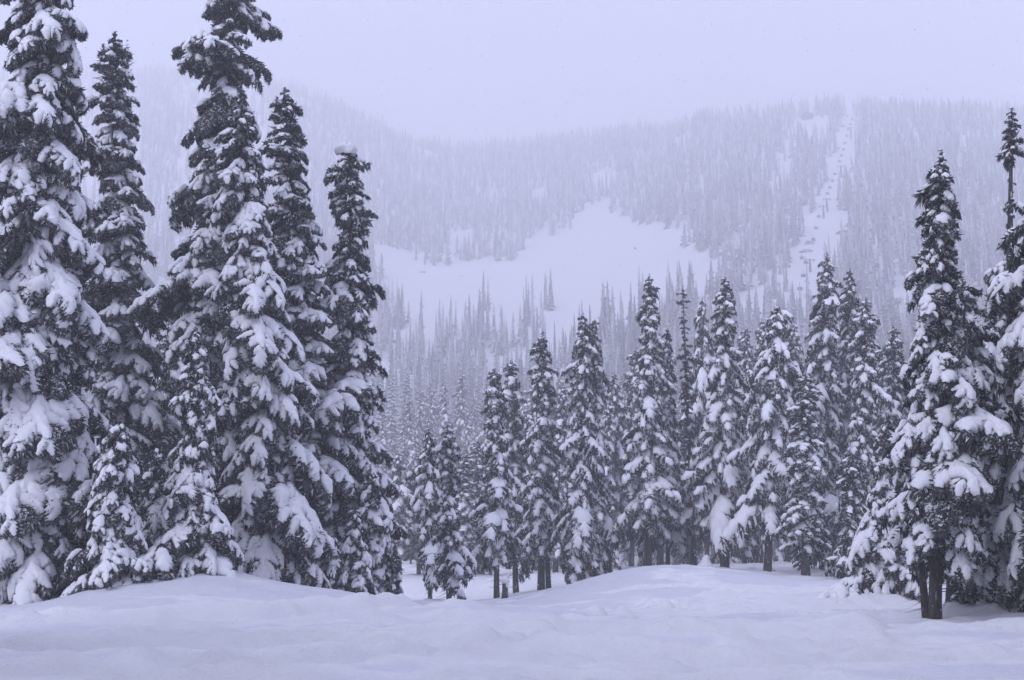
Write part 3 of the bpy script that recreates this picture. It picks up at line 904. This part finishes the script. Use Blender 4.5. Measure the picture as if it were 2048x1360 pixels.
near_tree('young_fir', 'dark low fir in the shade behind the wide low fir', GR, (1700, 1150, 52), (1700, 900), 46, 409, lod=1, clumps=False, style='light', k=0.6, nb=80, base=0.05, pitch=-18, snowp=0.8)

# ---- firs added out of view beside and behind the viewer to shade the near snow
for i, (x_, y_, H_, q_) in enumerate([(-13.5, 16, 21, 206), (-16, 9, 24, 214), (-12, 3, 22, 208), (-15, -5, 25, 212), (-8, -11, 23, 206), (0, -14, 24, 214), (7, -11, 22, 212), (13, -4, 24, 208), (14.5, 4, 23, 206), (15.5, 11, 25, 214), (17, 18, 20, 208)]):
    so = SRC[q_]
    root = bpy.data.objects.new('fir_tree', None); COL.objects.link(root)
    root.location = (x_, y_, zat(x_, y_) - 0.05)
    root.rotation_euler = (0, 0, 0.9 * i)
    root.scale = (1.7, 1.7, H_ / so['H'])
    tag(root, 'tall snowy fir added round the viewer to shade the near snow, outside the picture', 'tree', 'shade firs added round the viewer')
    copy_children(so['root'], root)

# second stems of the two forked firs
for sd_, off, scl in ((401, (-0.15, 0.12, 0), (0.7, 0.7, 0.4)), (205, (0.42, 0.1, 0), (0.85, 0.85, 0.5))):
    r_ = SRC[sd_]['root']
    t_ = [c for c in r_.children if c.name.startswith('trunk')][0].copy()
    COL.objects.link(t_); t_.parent = r_; t_.location = off; t_.scale = scl; t_.rotation_euler = (0, 0, 1.3)

# ------------------------------------------------------------------ simple conifers for the forest behind
def star_tree(H, R, rg, nb, prongs, k=0.75, base=0.05, snowy=0.8, core=0.0):
    """boughs as small drooping stars of foliage with a snow ridge on each"""
    fV, fF, fR, sV, sF = [], [], [], [], []
    n1 = n2 = 0
    az = 0.0
    for i in range(nb):
        c = (i + rg.uniform(0, 1)) / nb
        h = base + (1 - base) * c ** 0.95
        az += 2.39996 + rg.uniform(-.4, .4)
        r = (R * (1 - c) ** k + 0.12) * rg.uniform(0.7, 1.15)
        o = np.array([0, 0, h * H])
        dz = -r * rg.uniform(0.35, 0.8) * (1 - 0.6 * c)
        fr = rg.uniform(0.08, 0.38)
        sp = np.linspace(-0.55, 0.55, prongs) if prongs > 1 else np.array([0.0])
        for q, da in enumerate(sp):
            a = az + da + rg.uniform(-.12, .12)
            l = r * (1.0 if abs(da) < 0.2 or prongs == 1 else rg.uniform(0.62, 0.9))
            d = np.array([math.cos(a), math.sin(a), 0]); w = np.array([-math.sin(a), math.cos(a), 0])
            hw = r * (0.16 if prongs > 1 else 0.42) + 0.05
            midp = o + d * l * 0.55 + np.array([0, 0, dz * 0.38])
            tip = o + d * l + np.array([0, 0, dz * (1 if l == r else .85)])
            hang = np.array([0, 0, -0.30 * r - 0.25])
            fV += [o + hang * .3, midp - w * hw + hang * .7, tip + hang * 0.25, midp + w * hw + hang * .7]
            fF += [(n1, n1 + 1, n1 + 2), (n1, n1 + 2, n1 + 3)]
            fR += [fr, fr * 0.8]
            n1 += 4
            if rg.random() < snowy:
                up = np.array([0, 0, 0.10 + 0.06 * r])
                sw = hw * rg.uniform(0.6, 1.0)
                s0 = o + d * l * rg.uniform(0.1, 0.4) + np.array([0, 0, dz * 0.15])
                sV += [s0 + up, midp - w * sw - up * 0.3, tip + up * .3, midp + w * sw - up * 0.3]
                sF += [(n2, n2 + 1, n2 + 2), (n2, n2 + 2, n2 + 3)]
                n2 += 4
    if core:
        ns, lv_ = (6, 7) if nb > 60 else (5, 5)
        hs_ = np.linspace(base * 0.6, 0.97, lv_)
        ring = n1
        for hq in hs_:
            cq = (hq - base * 0.6) / (1 - base * 0.6)
            for j_ in range(ns):
                aq = 2 * math.pi * (j_ + 0.5 * (hq * 7 % 2)) / ns
                rq = (R * (1 - cq) ** k * core + 0.05) * rg.uniform(0.7, 1.3)
                fV.append(np.array([rq * math.cos(aq), rq * math.sin(aq), hq * H - rg.uniform(0, .4)]))
        for a_ in range(lv_ - 1):
            for j_ in range(ns):
                p0, p1, p2, p3 = ring + a_ * ns + j_, ring + a_ * ns + (j_ + 1) % ns, ring + (a_ + 1) * ns + (j_ + 1) % ns, ring + (a_ + 1) * ns + j_
                fF += [(p0, p1, p2), (p0, p2, p3)]
                t_ = rg.uniform(0.22, 0.68); fR += [t_, t_]
        n1 = ring + ns * lv_
    fV += [np.array([-0.12, 0, H - 1.2]), np.array([0.12, 0, H - 1.2]), np.array([0, 0, H]), np.array([0, -.12, H - 1.2]), np.array([0, .12, H - 1.2])]
    fF += [(n1, n1 + 1, n1 + 2), (n1 + 3, n1 + 4, n1 + 2)]; fR += [0.2, 0.2]
    return (np.array(fV), np.array(fF), np.array(fR)), (np.array(sV), np.array(sF))

# open ground on the hillside, as outlines of bare snow in the photograph (columns, rows of the ground)
CLEAR = [
 [(755, 505), (880, 522), (960, 512), (1030, 508), (1090, 470), (1130, 455), (1160, 405), (1215, 385), (1260, 440), (1330, 455), (1430, 500), (1450, 575), (1310, 650), (1190, 700), (1130, 760), (1030, 775), (900, 765), (820, 725), (740, 640)],
 [(1668, 300), (1684, 228), (1716, 226), (1712, 330), (1694, 378), (1676, 440), (1722, 430), (1704, 480), (1655, 560), (1640, 640), (1480, 650), (1500, 590), (1560, 560), (1604, 470), (1644, 400)],
 [(1755, 290), (1790, 275), (1835, 300), (1820, 330), (1775, 330)],
 [(1530, 315), (1580, 300), (1592, 352), (1560, 370), (1540, 345)],
 [(1780, 600), (1830, 570), (1870, 600), (1850, 660), (1790, 660)],
 [(1475, 470), (1510, 440), (1500, 500), (1470, 540), (1460, 500)],
 [(1586, 226), (1646, 226), (1646, 285), (1586, 285)],
]
def inside(px, py, poly):
    n = len(poly); c = np.zeros(len(px), bool)
    for i in range(n):
        x0, y0 = poly[i]; x1, y1 = poly[i - 1]
        hit = ((y0 > py) != (y1 > py)) & (px < (x1 - x0) * (py - y0) / (y1 - y0 + 1e-9) + x0)
        c ^= hit
    return c

cand = []
Yc = 98.0
while Yc < 1070:
    sp = 5.0 + 0.6 * min(1, (Yc - 98) / 700)
    hw = 0.505 * Yc
    xs = np.arange(-hw, hw, sp)
    cand.append(np.c_[xs + rng.uniform(-.48, .48, len(xs)) * sp, Yc + rng.uniform(-.48, .48, len(xs)) * sp])
    Yc += sp * (1.0 if Yc < 500 else 1.05)
cand = np.concatenate(cand)
cz_ = ground_z(cand[:, 0], cand[:, 1], False)
cpx, cpy = to_pix(cand[:, 0], cand[:, 1], cz_)
keep = np.ones(len(cand), bool)
wobx, woby = fbm(cand[:, 0] / 22, cand[:, 1] / 22, 4, 61) * 55, fbm(cand[:, 0] / 22, cand[:, 1] / 22, 4, 67) * 42
for q_, poly in enumerate(CLEAR):
    f_ = 0.35 if q_ == 1 else 1.0        # the lift line is cut straight, the other openings are ragged
    keep &= ~inside(cpx + f_ * wobx, cpy + f_ * woby, poly)
thin = fbm(cand[:, 0] / 60, cand[:, 1] / 60, 3, 71)
thin2 = fbm(cand[:, 0] / 18, cand[:, 1] / 34, 3, 77)
keep &= ~(((thin > 0.40) | (thin2 > 0.36)) & (cand[:, 1] > 260))                    # small natural openings
keep &= ~((cpx < 280) & (rng.random(len(cand)) < 0.6))
keep &= ~((cpx > 350) & (cpx < 540) & (rng.random(len(cand)) < 0.6))
keep &= ~((cpx < 1060) & (cand[:, 1] < 135))
keep &= ~((cpx > -120) & (cpx < 735) & (cand[:, 1] < 260))        # wholly hidden behind the left firs
cand, cz_, cpx, cpy = cand[keep], cz_[keep], cpx[keep], cpy[keep]
# loose groups of trees standing out in the open bowl: foot (column, row), spread, count
GROUPS = [(1096, 622, 9, 6), (1062, 652, 12, 8), (1045, 690, 16, 8), (1000, 702, 13, 10), (968, 620, 6, 3), (955, 690, 18, 14), (905, 680, 8, 4), (880, 720, 14, 9), (838, 690, 7, 5), (795, 660, 15, 12),
          (775, 640, 10, 8), (1040, 500, 9, 6), (1105, 470, 8, 5), (1138, 462, 3, 2), (930, 520, 10, 6), (880, 508, 8, 4), (1270, 445, 5, 3), (1405, 500, 8, 5), (1550, 600, 4, 3), (1570, 585, 3, 2), (1535, 610, 3, 1), (1150, 720, 14, 8), (1075, 745, 30, 14), (930, 755, 30, 14), (1210, 690, 16, 10), (1290, 650, 14, 8)]
gdep = np.linspace(110, 1080, 600)
def ground_depth(px, py):
    """depth at which the ground shows at this column and row"""
    X = (px - 1024) / F * gdep * 1.0
    z = ground_z(X, gdep, False)
    X = (px - 1024) / F * (gdep * CP + (z - ZC) * SP)
    z = ground_z(X, gdep, False)
    _, rows = to_pix(X, gdep, z)
    i = np.argmax(rows < py)
    return float(X[i]), float(gdep[i]), float(z[i])
extra = []
for gpx, gpy, spd, cnt in GROUPS:
    x0, y0, z0 = ground_depth(gpx, gpy)
    for _ in range(cnt):
        w = spd * y0 / F
        extra.append((x0 + rng.normal() * w * 0.6, y0 + rng.normal() * w * 1.2))
extra = np.array(extra)
cand = np.concatenate([cand, extra])
cz_ = ground_z(cand[:, 0], cand[:, 1], False)
cpx, cpy = to_pix(cand[:, 0], cand[:, 1], cz_)
slim = np.zeros(len(cand), bool); slim[-len(extra):] = True
order = np.argsort(cand[:, 1])
cand, cz_, cpx, slim = cand[order], cz_[order], cpx[order], slim[order]

PROTO = []
for q in range(8):
    Rq = rng.uniform(1.7, 2.5)
    fol, snw = star_tree(18.0, Rq, rng, 120, 3, k=rng.uniform(.5, .85), base=rng.uniform(.05, .14), snowy=0.97, core=0.4)
    tv, tf = trunk_mesh(17.3, 0.2, (0, 0), (0, 0), rng, 6, 5)
    PROTO.append((mk_mesh('crown', fol[0], fol[1], M_NEEDLE, False, frost=fol[2]), mk_mesh('snow_cover', snw[0], snw[1], M_SNOW, True), mk_mesh('trunk', tv, tf, M_BARK, True)))
HAZY = []
for q in range(5):
    rg_ = np.random.default_rng(900 + q)
    tr_, crown_, snow_ = grow(18.0, 1.9, rg_, lod=1, style=('heavy', 'puff')[q % 2], k=(0.5, 0.65, 0.8, 0.45, 0.7)[q], base=0.06, nb=125, snowp=1.0, pitch=-20, minr=0.4)
    for key, kk, Mx, az, h, has, inner in snow_:
        V, Fc, Fr = TEMPL[key][kk]['fol']
        crown_.append((V @ Mx[:3, :3].T + Mx[:3, 3], Fc, Fr))
    V, Fc, Fr = cat_mesh(crown_)
    sV, sF, _ = cat_mesh(place_snow(snow_))
    HAZY.append((mk_mesh('crown', V, Fc, M_NEEDLE, False, frost=np.clip(0.22 + 0.55 * Fr, 0, 1)), mk_mesh('snow_cover', sV, sF, M_SNOW, True), mk_mesh('trunk', tr_[0], tr_[1], M_BARK, True)))  # frost raised over the whole crown: haze paleness put into its colour
NIND = 0
used = np.zeros(len(cand), bool)
for i in range(len(cand)):
    if NIND >= 270: break
    px = cpx[i]
    if px < 700 or px > 2090: continue
    if cand[i, 1] < 230 and rng.random() < 0.48: used[i] = True; continue
    used[i] = True
    near_ = cand[i, 1] < 215
    pr = PROTO[int(rng.integers(len(PROTO)))]
    if near_: pr = HAZY[int(rng.integers(len(HAZY)))]
    H = (16.0 + 6.0 * min(1, (cand[i, 1] - 98) / 60)) * rng.uniform(0.72, 1.15)
    s = H / 18.0
    sw = s * rng.uniform(0.8, 1.1)
    root = bpy.data.objects.new('distant_fir', None); COL.objects.link(root)
    root.location = (cand[i, 0], cand[i, 1], cz_[i] - 0.3)
    root.scale = (sw, sw, s)
    root.rotation_euler = (rng.uniform(-.02, .02), rng.uniform(-.02, .02), rng.uniform(0, 6.28))
    if px < 960: z_ = 'in the pale forest filling the gap beside the left firs'
    elif px < 1250: z_ = 'in the pale forest behind the twin draped firs'
    elif px < 1560: z_ = 'in the pale forest behind the thin pole and clumpy fir'
    else: z_ = 'in the pale forest behind the row on the right'
    tag(root, 'faded snow-covered fir ' + z_, 'tree', 'distant firs ' + z_)
    link('crown', pr[0], root); tag(link('snow_cover', pr[1], root), kind='stuff'); link('trunk', pr[2], root)
    NIND += 1

# the wooded hillside beyond: one mass
LOD3 = {}
for lvl, nb, pr in ((0, 36, 2), (1, 20, 1), (2, 9, 1)):
    LOD3[lvl] = []
    for q in range(6):
        fol, snw = star_tree(17.0, rng.uniform(1.9, 2.7), rng, nb, pr, k=rng.uniform(.6, .9), base=0.03, snowy=0.9, core=0.45)
        V = np.concatenate([fol[0], snw[0]]); Fc = np.concatenate([fol[1], snw[1] + len(fol[0])])
        LOD3[lvl].append((V, Fc, np.concatenate([fol[2], np.full(len(snw[1]), 0.85)])))
idx = np.where(~used)[0]
lv = np.where(cand[idx, 1] < 330, 0, np.where(cand[idx, 1] < 600, 1, 2))
pk = rng.integers(0, 6, len(idx))
pieces = []
for lvl in (0, 1, 2):
    for q in range(6):
        ii = idx[(lv == lvl) & (pk == q)]
        if not len(ii): continue
        V, Fc, Fr = LOD3[lvl][q]
        m = len(ii)
        s = rng.uniform(0.35, 1.3, m) ** 0.8 * np.where(slim[ii], 1.1, 1.0)
        wd = rng.uniform(0.75, 1.45, m) * s ** 0.7 * np.where(slim[ii], 0.75, 1.0)
        a = rng.uniform(0, 6.28, m)
        ca, sa = np.cos(a), np.sin(a)
        X = (V[None, :, 0] * ca[:, None] - V[None, :, 1] * sa[:, None]) * wd[:, None] + cand[ii, 0][:, None]
        Y_ = (V[None, :, 0] * sa[:, None] + V[None, :, 1] * ca[:, None]) * wd[:, None] + cand[ii, 1][:, None]
        Z = V[None, :, 2] * s[:, None] + cz_[ii][:, None] - 0.5
        VV = np.stack([X, Y_, Z], -1).reshape(-1, 3)
        FF = (Fc[None] + (np.arange(m) * len(V))[:, None, None]).reshape(-1, 3)
        fr = (Fr[None] * rng.uniform(0.55, 1.35, m)[:, None]).clip(0, 1).reshape(-1)
        pieces.append((VV, FF, fr))
V, Fc, Fr = cat_mesh(pieces)
print('hillside forest trees', len(idx), 'tris', len(Fc), 'individual', NIND)
hf = link('hillside_forest', mk_mesh('hillside_forest', V, Fc, M_NEEDLE, False, frost=Fr))
tag(hf, 'dense snowy conifer forest covering the misty mountainside', 'forest', kind='stuff')

# ------------------------------------------------------------------ ground sheet
for (bx, by_, r) in BASES:
    d2 = (GX - bx) ** 2 + (GY - by_) ** 2
    GZ += 0.30 * np.exp(-d2 / 1.1) - 0.30 * np.exp(-d2 / 0.22)
ny, nx = GX.shape
ii = np.arange(nx * ny).reshape(ny, nx)
q = np.stack([ii[:-1, :-1], ii[:-1, 1:], ii[1:, 1:], ii[1:, :-1]], -1).reshape(-1, 4)
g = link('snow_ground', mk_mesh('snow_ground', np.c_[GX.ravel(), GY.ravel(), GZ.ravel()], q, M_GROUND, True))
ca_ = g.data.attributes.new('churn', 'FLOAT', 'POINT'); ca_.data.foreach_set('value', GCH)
tag(g, 'snow-covered ground with soft ski tracks rising into the mountainside', 'ground', kind='structure')

# ------------------------------------------------------------------ stump, snow-buried stump
def stump(label, px, py, Y, hgt, r, capr):
    rg = np.random.default_rng(int(px))
    x, y, z = at(px, py, Y); z = zat(x, y)
    root = bpy.data.objects.new('tree_stump', None); COL.objects.link(root); root.location = (x, y, z - 0.05)
    tag(root, label, 'stump')
    aa = np.linspace(0, 2 * np.pi, 14, endpoint=False)
    tv = np.concatenate([np.c_[q_ * r * np.cos(aa) * rg.uniform(.92, 1.08, 14), q_ * r * np.sin(aa), np.full(14, z_)] for z_, q_ in ((-.4, 1.25), (0.1, 1.12), (hgt * .5, 1.0), (hgt, .95), (hgt + .04, .5))])
    tf = np.array([[k * 14 + j, k * 14 + (j + 1) % 14, k * 14 + 14 + (j + 1) % 14, k * 14 + 14 + j] for k in range(4) for j in range(14)])
    link('trunk', mk_mesh('trunk', tv, tf, M_BARK, True), root)
    P, Q = blob(capr, capr * 0.9, capr * 0.8, rg, 14, 9, 0.12)
    link('snow_cap', mk_mesh('snow_cap', P + np.array([0.0, 0, hgt * 0.97]), Q, M_SNOW, True), root)
    P, Q = blob(r * 0.6, r * 0.5, r * 0.9, rg, 12, 8, 0.15)
    link('snow_clump', mk_mesh('snow_clump', P + np.array([r * 0.6, -r * 0.6, hgt * 0.72]), Q, M_SNOW, True), root)
stump('broken stump wearing a round white snow cap, in the dip before the row', 1010, 1199, 57, 0.95, 0.15, 0.24)
def snow_cone(label, px, py, Y, hgt, r):
    rg = np.random.default_rng(int(px))
    x, y, z = at(px, py, Y); z = zat(x, y)
    hs = np.linspace(0, 1, 9); a = np.linspace(0, 6.2832, 14, endpoint=False)
    prof = np.interp(hs, [0, .25, .55, .75, .9, 1], [1.6, .85, .45, .42, .3, .03]) * r
    V = np.concatenate([np.c_[p * np.cos(a) * rg.uniform(.9, 1.1, 14) + 0.1 * h, p * np.sin(a), np.full(14, h * hgt)] for h, p in zip(hs, prof)])
    i = np.arange(8)[:, None] * 14; j = np.arange(14)[None]; jn = (j + 1) % 14
    q = np.stack([i + j, i + jn, i + 14 + jn, i + 14 + j], -1).reshape(-1, 4)
    o = link('buried_stump', mk_mesh('buried_stump', V, q, M_SNOW, True)); o.location = (x, y, z - 0.1)
    tag(o, label, 'stump')
snow_cone('small pointed knob of snow over a buried stump at the hump crest', 1410, 1136, 60, 0.75, 0.5)

# ------------------------------------------------------------------ rocks on the hillside
def rock(label, px, py, size, seed, flat=0.7):
    rg = np.random.default_rng(seed)
    x, y, z = ground_depth(px, py)
    P, Q = blob(size, size * 0.8, size * flat, rg, 16, 10, 0.55)
    P = P + rg.normal(size=P.shape) * size * 0.06
    P[:, 0] += P[:, 2] * rg.uniform(0.3, 0.9)
    o = link('rock_outcrop', mk_mesh('rock_outcrop', P, Q, M_ROCK, False)); o.location = (x, y, z)
    o.rotation_euler = (0, 0, rg.uniform(-.3, .3))
    tag(o, label, 'rock', 'rocks showing through the hillside snow')
rock('long slanting dark rock right of the lift line', 1683, 466, 2.6, 1, 0.5)
rock('upper slanting rock beside the long one right of the lift line', 1697, 452, 2.2, 2, 0.5)
rock('small dark rock below the lift chairs on the open strip', 1620, 490, 2.0, 3, 0.5)
rock('flat rock at the left edge of the lift strip', 1612, 505, 2.4, 4, 0.4)
rock('steep rock between firs, above the knobby dark fir', 1772, 455, 2.8, 5, 1.1)
rock('squat rock just left of the big right fir', 1828, 480, 2.6, 6, 0.9)
rock('broken crag high on the bowl, above its middle', 1170, 405, 3.6, 7, 0.9)
rock('second broken crag at the upper rim of the bowl', 1152, 425, 3.0, 8, 0.8)
rock('lone rock on the right rim of the bowl', 1415, 492, 3.4, 9)
rock('low rock in the left part of the bowl', 845, 545, 1.3, 10, 0.5)
rock('faint rock at the middle of the bowl floor', 925, 555, 1.2, 11, 0.5)
rock('rock low on the right slope behind the small hazy fir', 1790, 610, 2.4, 12)

# ------------------------------------------------------------------ chairlift on the hillside
def box(w, d, h, o=(0, 0, 0)):
    x, y, z = w / 2, d / 2, h / 2
    V = np.array([[a, b, c] for a in (-x, x) for b in (-y, y) for c in (-z, z)]) + np.array(o)
    Q = np.array([[0, 1, 3, 2], [4, 6, 7, 5], [0, 4, 5, 1], [2, 3, 7, 6], [0, 2, 6, 4], [1, 5, 7, 3]])
    return V, Q
def part(name, pieces, mat, parent):
    V, Q, _ = cat_mesh(pieces)
    return link(name, mk_mesh(name, V, Q, mat), parent)
def place(name, label, cat, px, py, lift=0.0, group=None):
    x, y, z = ground_depth(px, py)
    o = bpy.data.objects.new(name, None); COL.objects.link(o); o.location = (x, y, z + lift)
    return tag(o, label, cat, group)
TOWERS = [(1703, 280, 'highest lift tower, just below the top station'), (1683, 356, 'second lift tower down from the top station'), (1655, 424, 'lift tower with a twin close beside it, upper one'),
          (1648, 438, 'lift tower with a twin close beside it, lower one'), (1621, 545, 'lowest lift tower in view, above the highest fir of the row')]
for px, py, lab in TOWERS:
    t = place('lift_tower', lab, 'lift tower', px, py, 0, 'towers of the chairlift')
    y = t.location.y
    h = 26 * y / F
    aa = np.linspace(0, 2 * np.pi, 10, endpoint=False)
    tv = np.concatenate([np.c_[r_ * np.cos(aa), r_ * np.sin(aa), np.full(10, z_)] for z_, r_ in ((-1.5, .55), (h * .5, .45), (h + .3, .35))])
    tf = np.array([[k * 10 + j, k * 10 + (j + 1) % 10, k * 10 + 10 + (j + 1) % 10, k * 10 + 10 + j] for k in range(2) for j in range(10)])
    link('mast', mk_mesh('mast', tv, tf, M_STEEL, True), t)
    part('crossarm', [box(3.4, 0.22, 0.22, (0, 0, h))], M_STEEL, t)
    for sx in (-1, 1):
        part('sheave_train', [box(0.3, 2.4, 0.35, (sx * 1.6, 0, h - 0.3))], M_STEEL, t)
CH = [(1705, 238), (1701, 248), (1697, 258), (1694, 271), (1690, 285), (1687, 298), (1683, 310), (1679, 322), (1670, 347), (1665, 361), (1660, 374), (1655, 386), (1638, 432), (1632, 455), (1627, 478), (1604, 515), (1612, 524), (1607, 550), (1600, 576)]
for i, (px, py) in enumerate(CH):
    gx_, gy_, gz_ = ground_depth(px, py + 17)
    xx, yy, zz = at(px, py, gy_)
    o = bpy.data.objects.new('lift_chair', None); COL.objects.link(o); o.location = (xx, yy, zz - 0.8)
    where = 'on the upper stretch near the top station' if i < 8 else 'on the middle stretch between the towers' if i < 12 else 'on the lower stretch over the open strip'
    tag(o, 'small dark lift chair hanging ' + where, 'lift chair', 'lift chairs ' + where)
    part('seat', [box(1.7, 0.6, 0.2, (0, -0.2, 0.1))], M_STEEL, o)
    part('backrest', [box(1.7, 0.15, 1.0, (0, 0.12, 0.72))], M_STEEL, o)
    part('hanger', [box(0.12, 0.12, 2.2, (0, 0.27, 1.8))], M_STEEL, o)
# haul rope over the towers
def hut(label, px, py, w, h, arched):
    o = place('summit_hut', label, 'hut', px, py)
    part('wall', [box(w, w * 0.6, h, (0, 0, h / 2))], M_WOOD, o)
    a = np.linspace(0, math.pi, 9)
    rise = w * (0.32 if arched else 0.22)
    prof = np.c_[-np.cos(a) * w * 0.56, h + np.sin(a) * rise] if arched else np.array([[-w * .6, h], [0, h + rise * 1.6], [w * .6, h]])
    nP = len(prof); d = w * 0.36
    V = np.array([[x, -d, z] for x, z in prof] + [[x, d, z] for x, z in prof])
    Q = [[i, i + 1, nP + i + 1, nP + i] for i in range(nP - 1)] + [[nP - 1, 0, nP, 2 * nP - 1]]
    link('roof', mk_mesh('roof', V, np.array(Q), M_WOOD if arched else M_SNOW), o)
    for sx in (-.25, .25):
        part('window', [box(w * 0.18, 0.1, h * 0.4, (sx * w, -w * 0.3 - 0.03, h * 0.55))], M_STEEL, o)
hut('low hut with an arched roof on the ridge, left of the lift', 1615, 238, 7.5, 1.6, True)
hut('square top station hut of the lift, left of its two', 1694, 230, 6, 4.0, False)
hut('square top station hut of the lift, right of its two', 1714, 232, 6, 4.0, False)

# ------------------------------------------------------------------ falling snow
nf = 15000
fx = rng.uniform(-22, 22, nf); fy = rng.uniform(5, 46, nf); fz = rng.uniform(-1, 24, nf)
fs = rng.uniform(0.004, 0.010, nf) * np.clip(fy / 22, 0.35, 1.3)
ok = fz > ground_z(fx, fy, False) + 0.05
fx, fy, fz, fs = fx[ok], fy[ok], fz[ok], fs[ok]
octv = np.array([[1, 1, 1], [1, -1, -1], [-1, 1, -1], [-1, -1, 1]], float)
octf = np.array([[0, 1, 2], [0, 3, 1], [0, 2, 3], [1, 3, 2]])
VV = (octv[None] * fs[:, None, None] + np.stack([fx, fy, fz], -1)[:, None]).reshape(-1, 3)
FF = (octf[None] + (np.arange(len(fx)) * 4)[:, None, None]).reshape(-1, 3)
tag(link('falling_snow', mk_mesh('falling_snow', VV, FF, M_SNOW, True)), 'fine snowflakes drifting through the air', 'snowfall', kind='stuff')

# ------------------------------------------------------------------ haze: snow-filled air round the whole place
zlo, zhi = float(GZ.min()) - 1.0, float(max(GZ.max(), V[:, 2].max() if len(V) else 0) + 40)
zhi = max(zhi, float(np.max(cz_)) + 30)
hv, hq = box(2640, 1790, zhi - zlo, (0, 790, (zhi + zlo) / 2))
hm = bpy.data.materials.new('haze')
hm.use_nodes = True
hn = hm.node_tree.nodes; hn.clear()
ho = hn.new('ShaderNodeOutputMaterial'); pv = hn.new('ShaderNodeVolumePrincipled')
pv.inputs['Color'].default_value = (0.980, 0.982, 0.99, 1)
pv.inputs['Density'].default_value = HAZE_DENSITY
pv.inputs['Anisotropy'].default_value = 0.0
hm.node_tree.links.new(pv.outputs[0], ho.inputs['Volume'])
hz = link('haze', mk_mesh('haze', hv, hq, hm))
tag(hz, 'pale snowy haze filling the valley air', 'haze', kind='stuff')
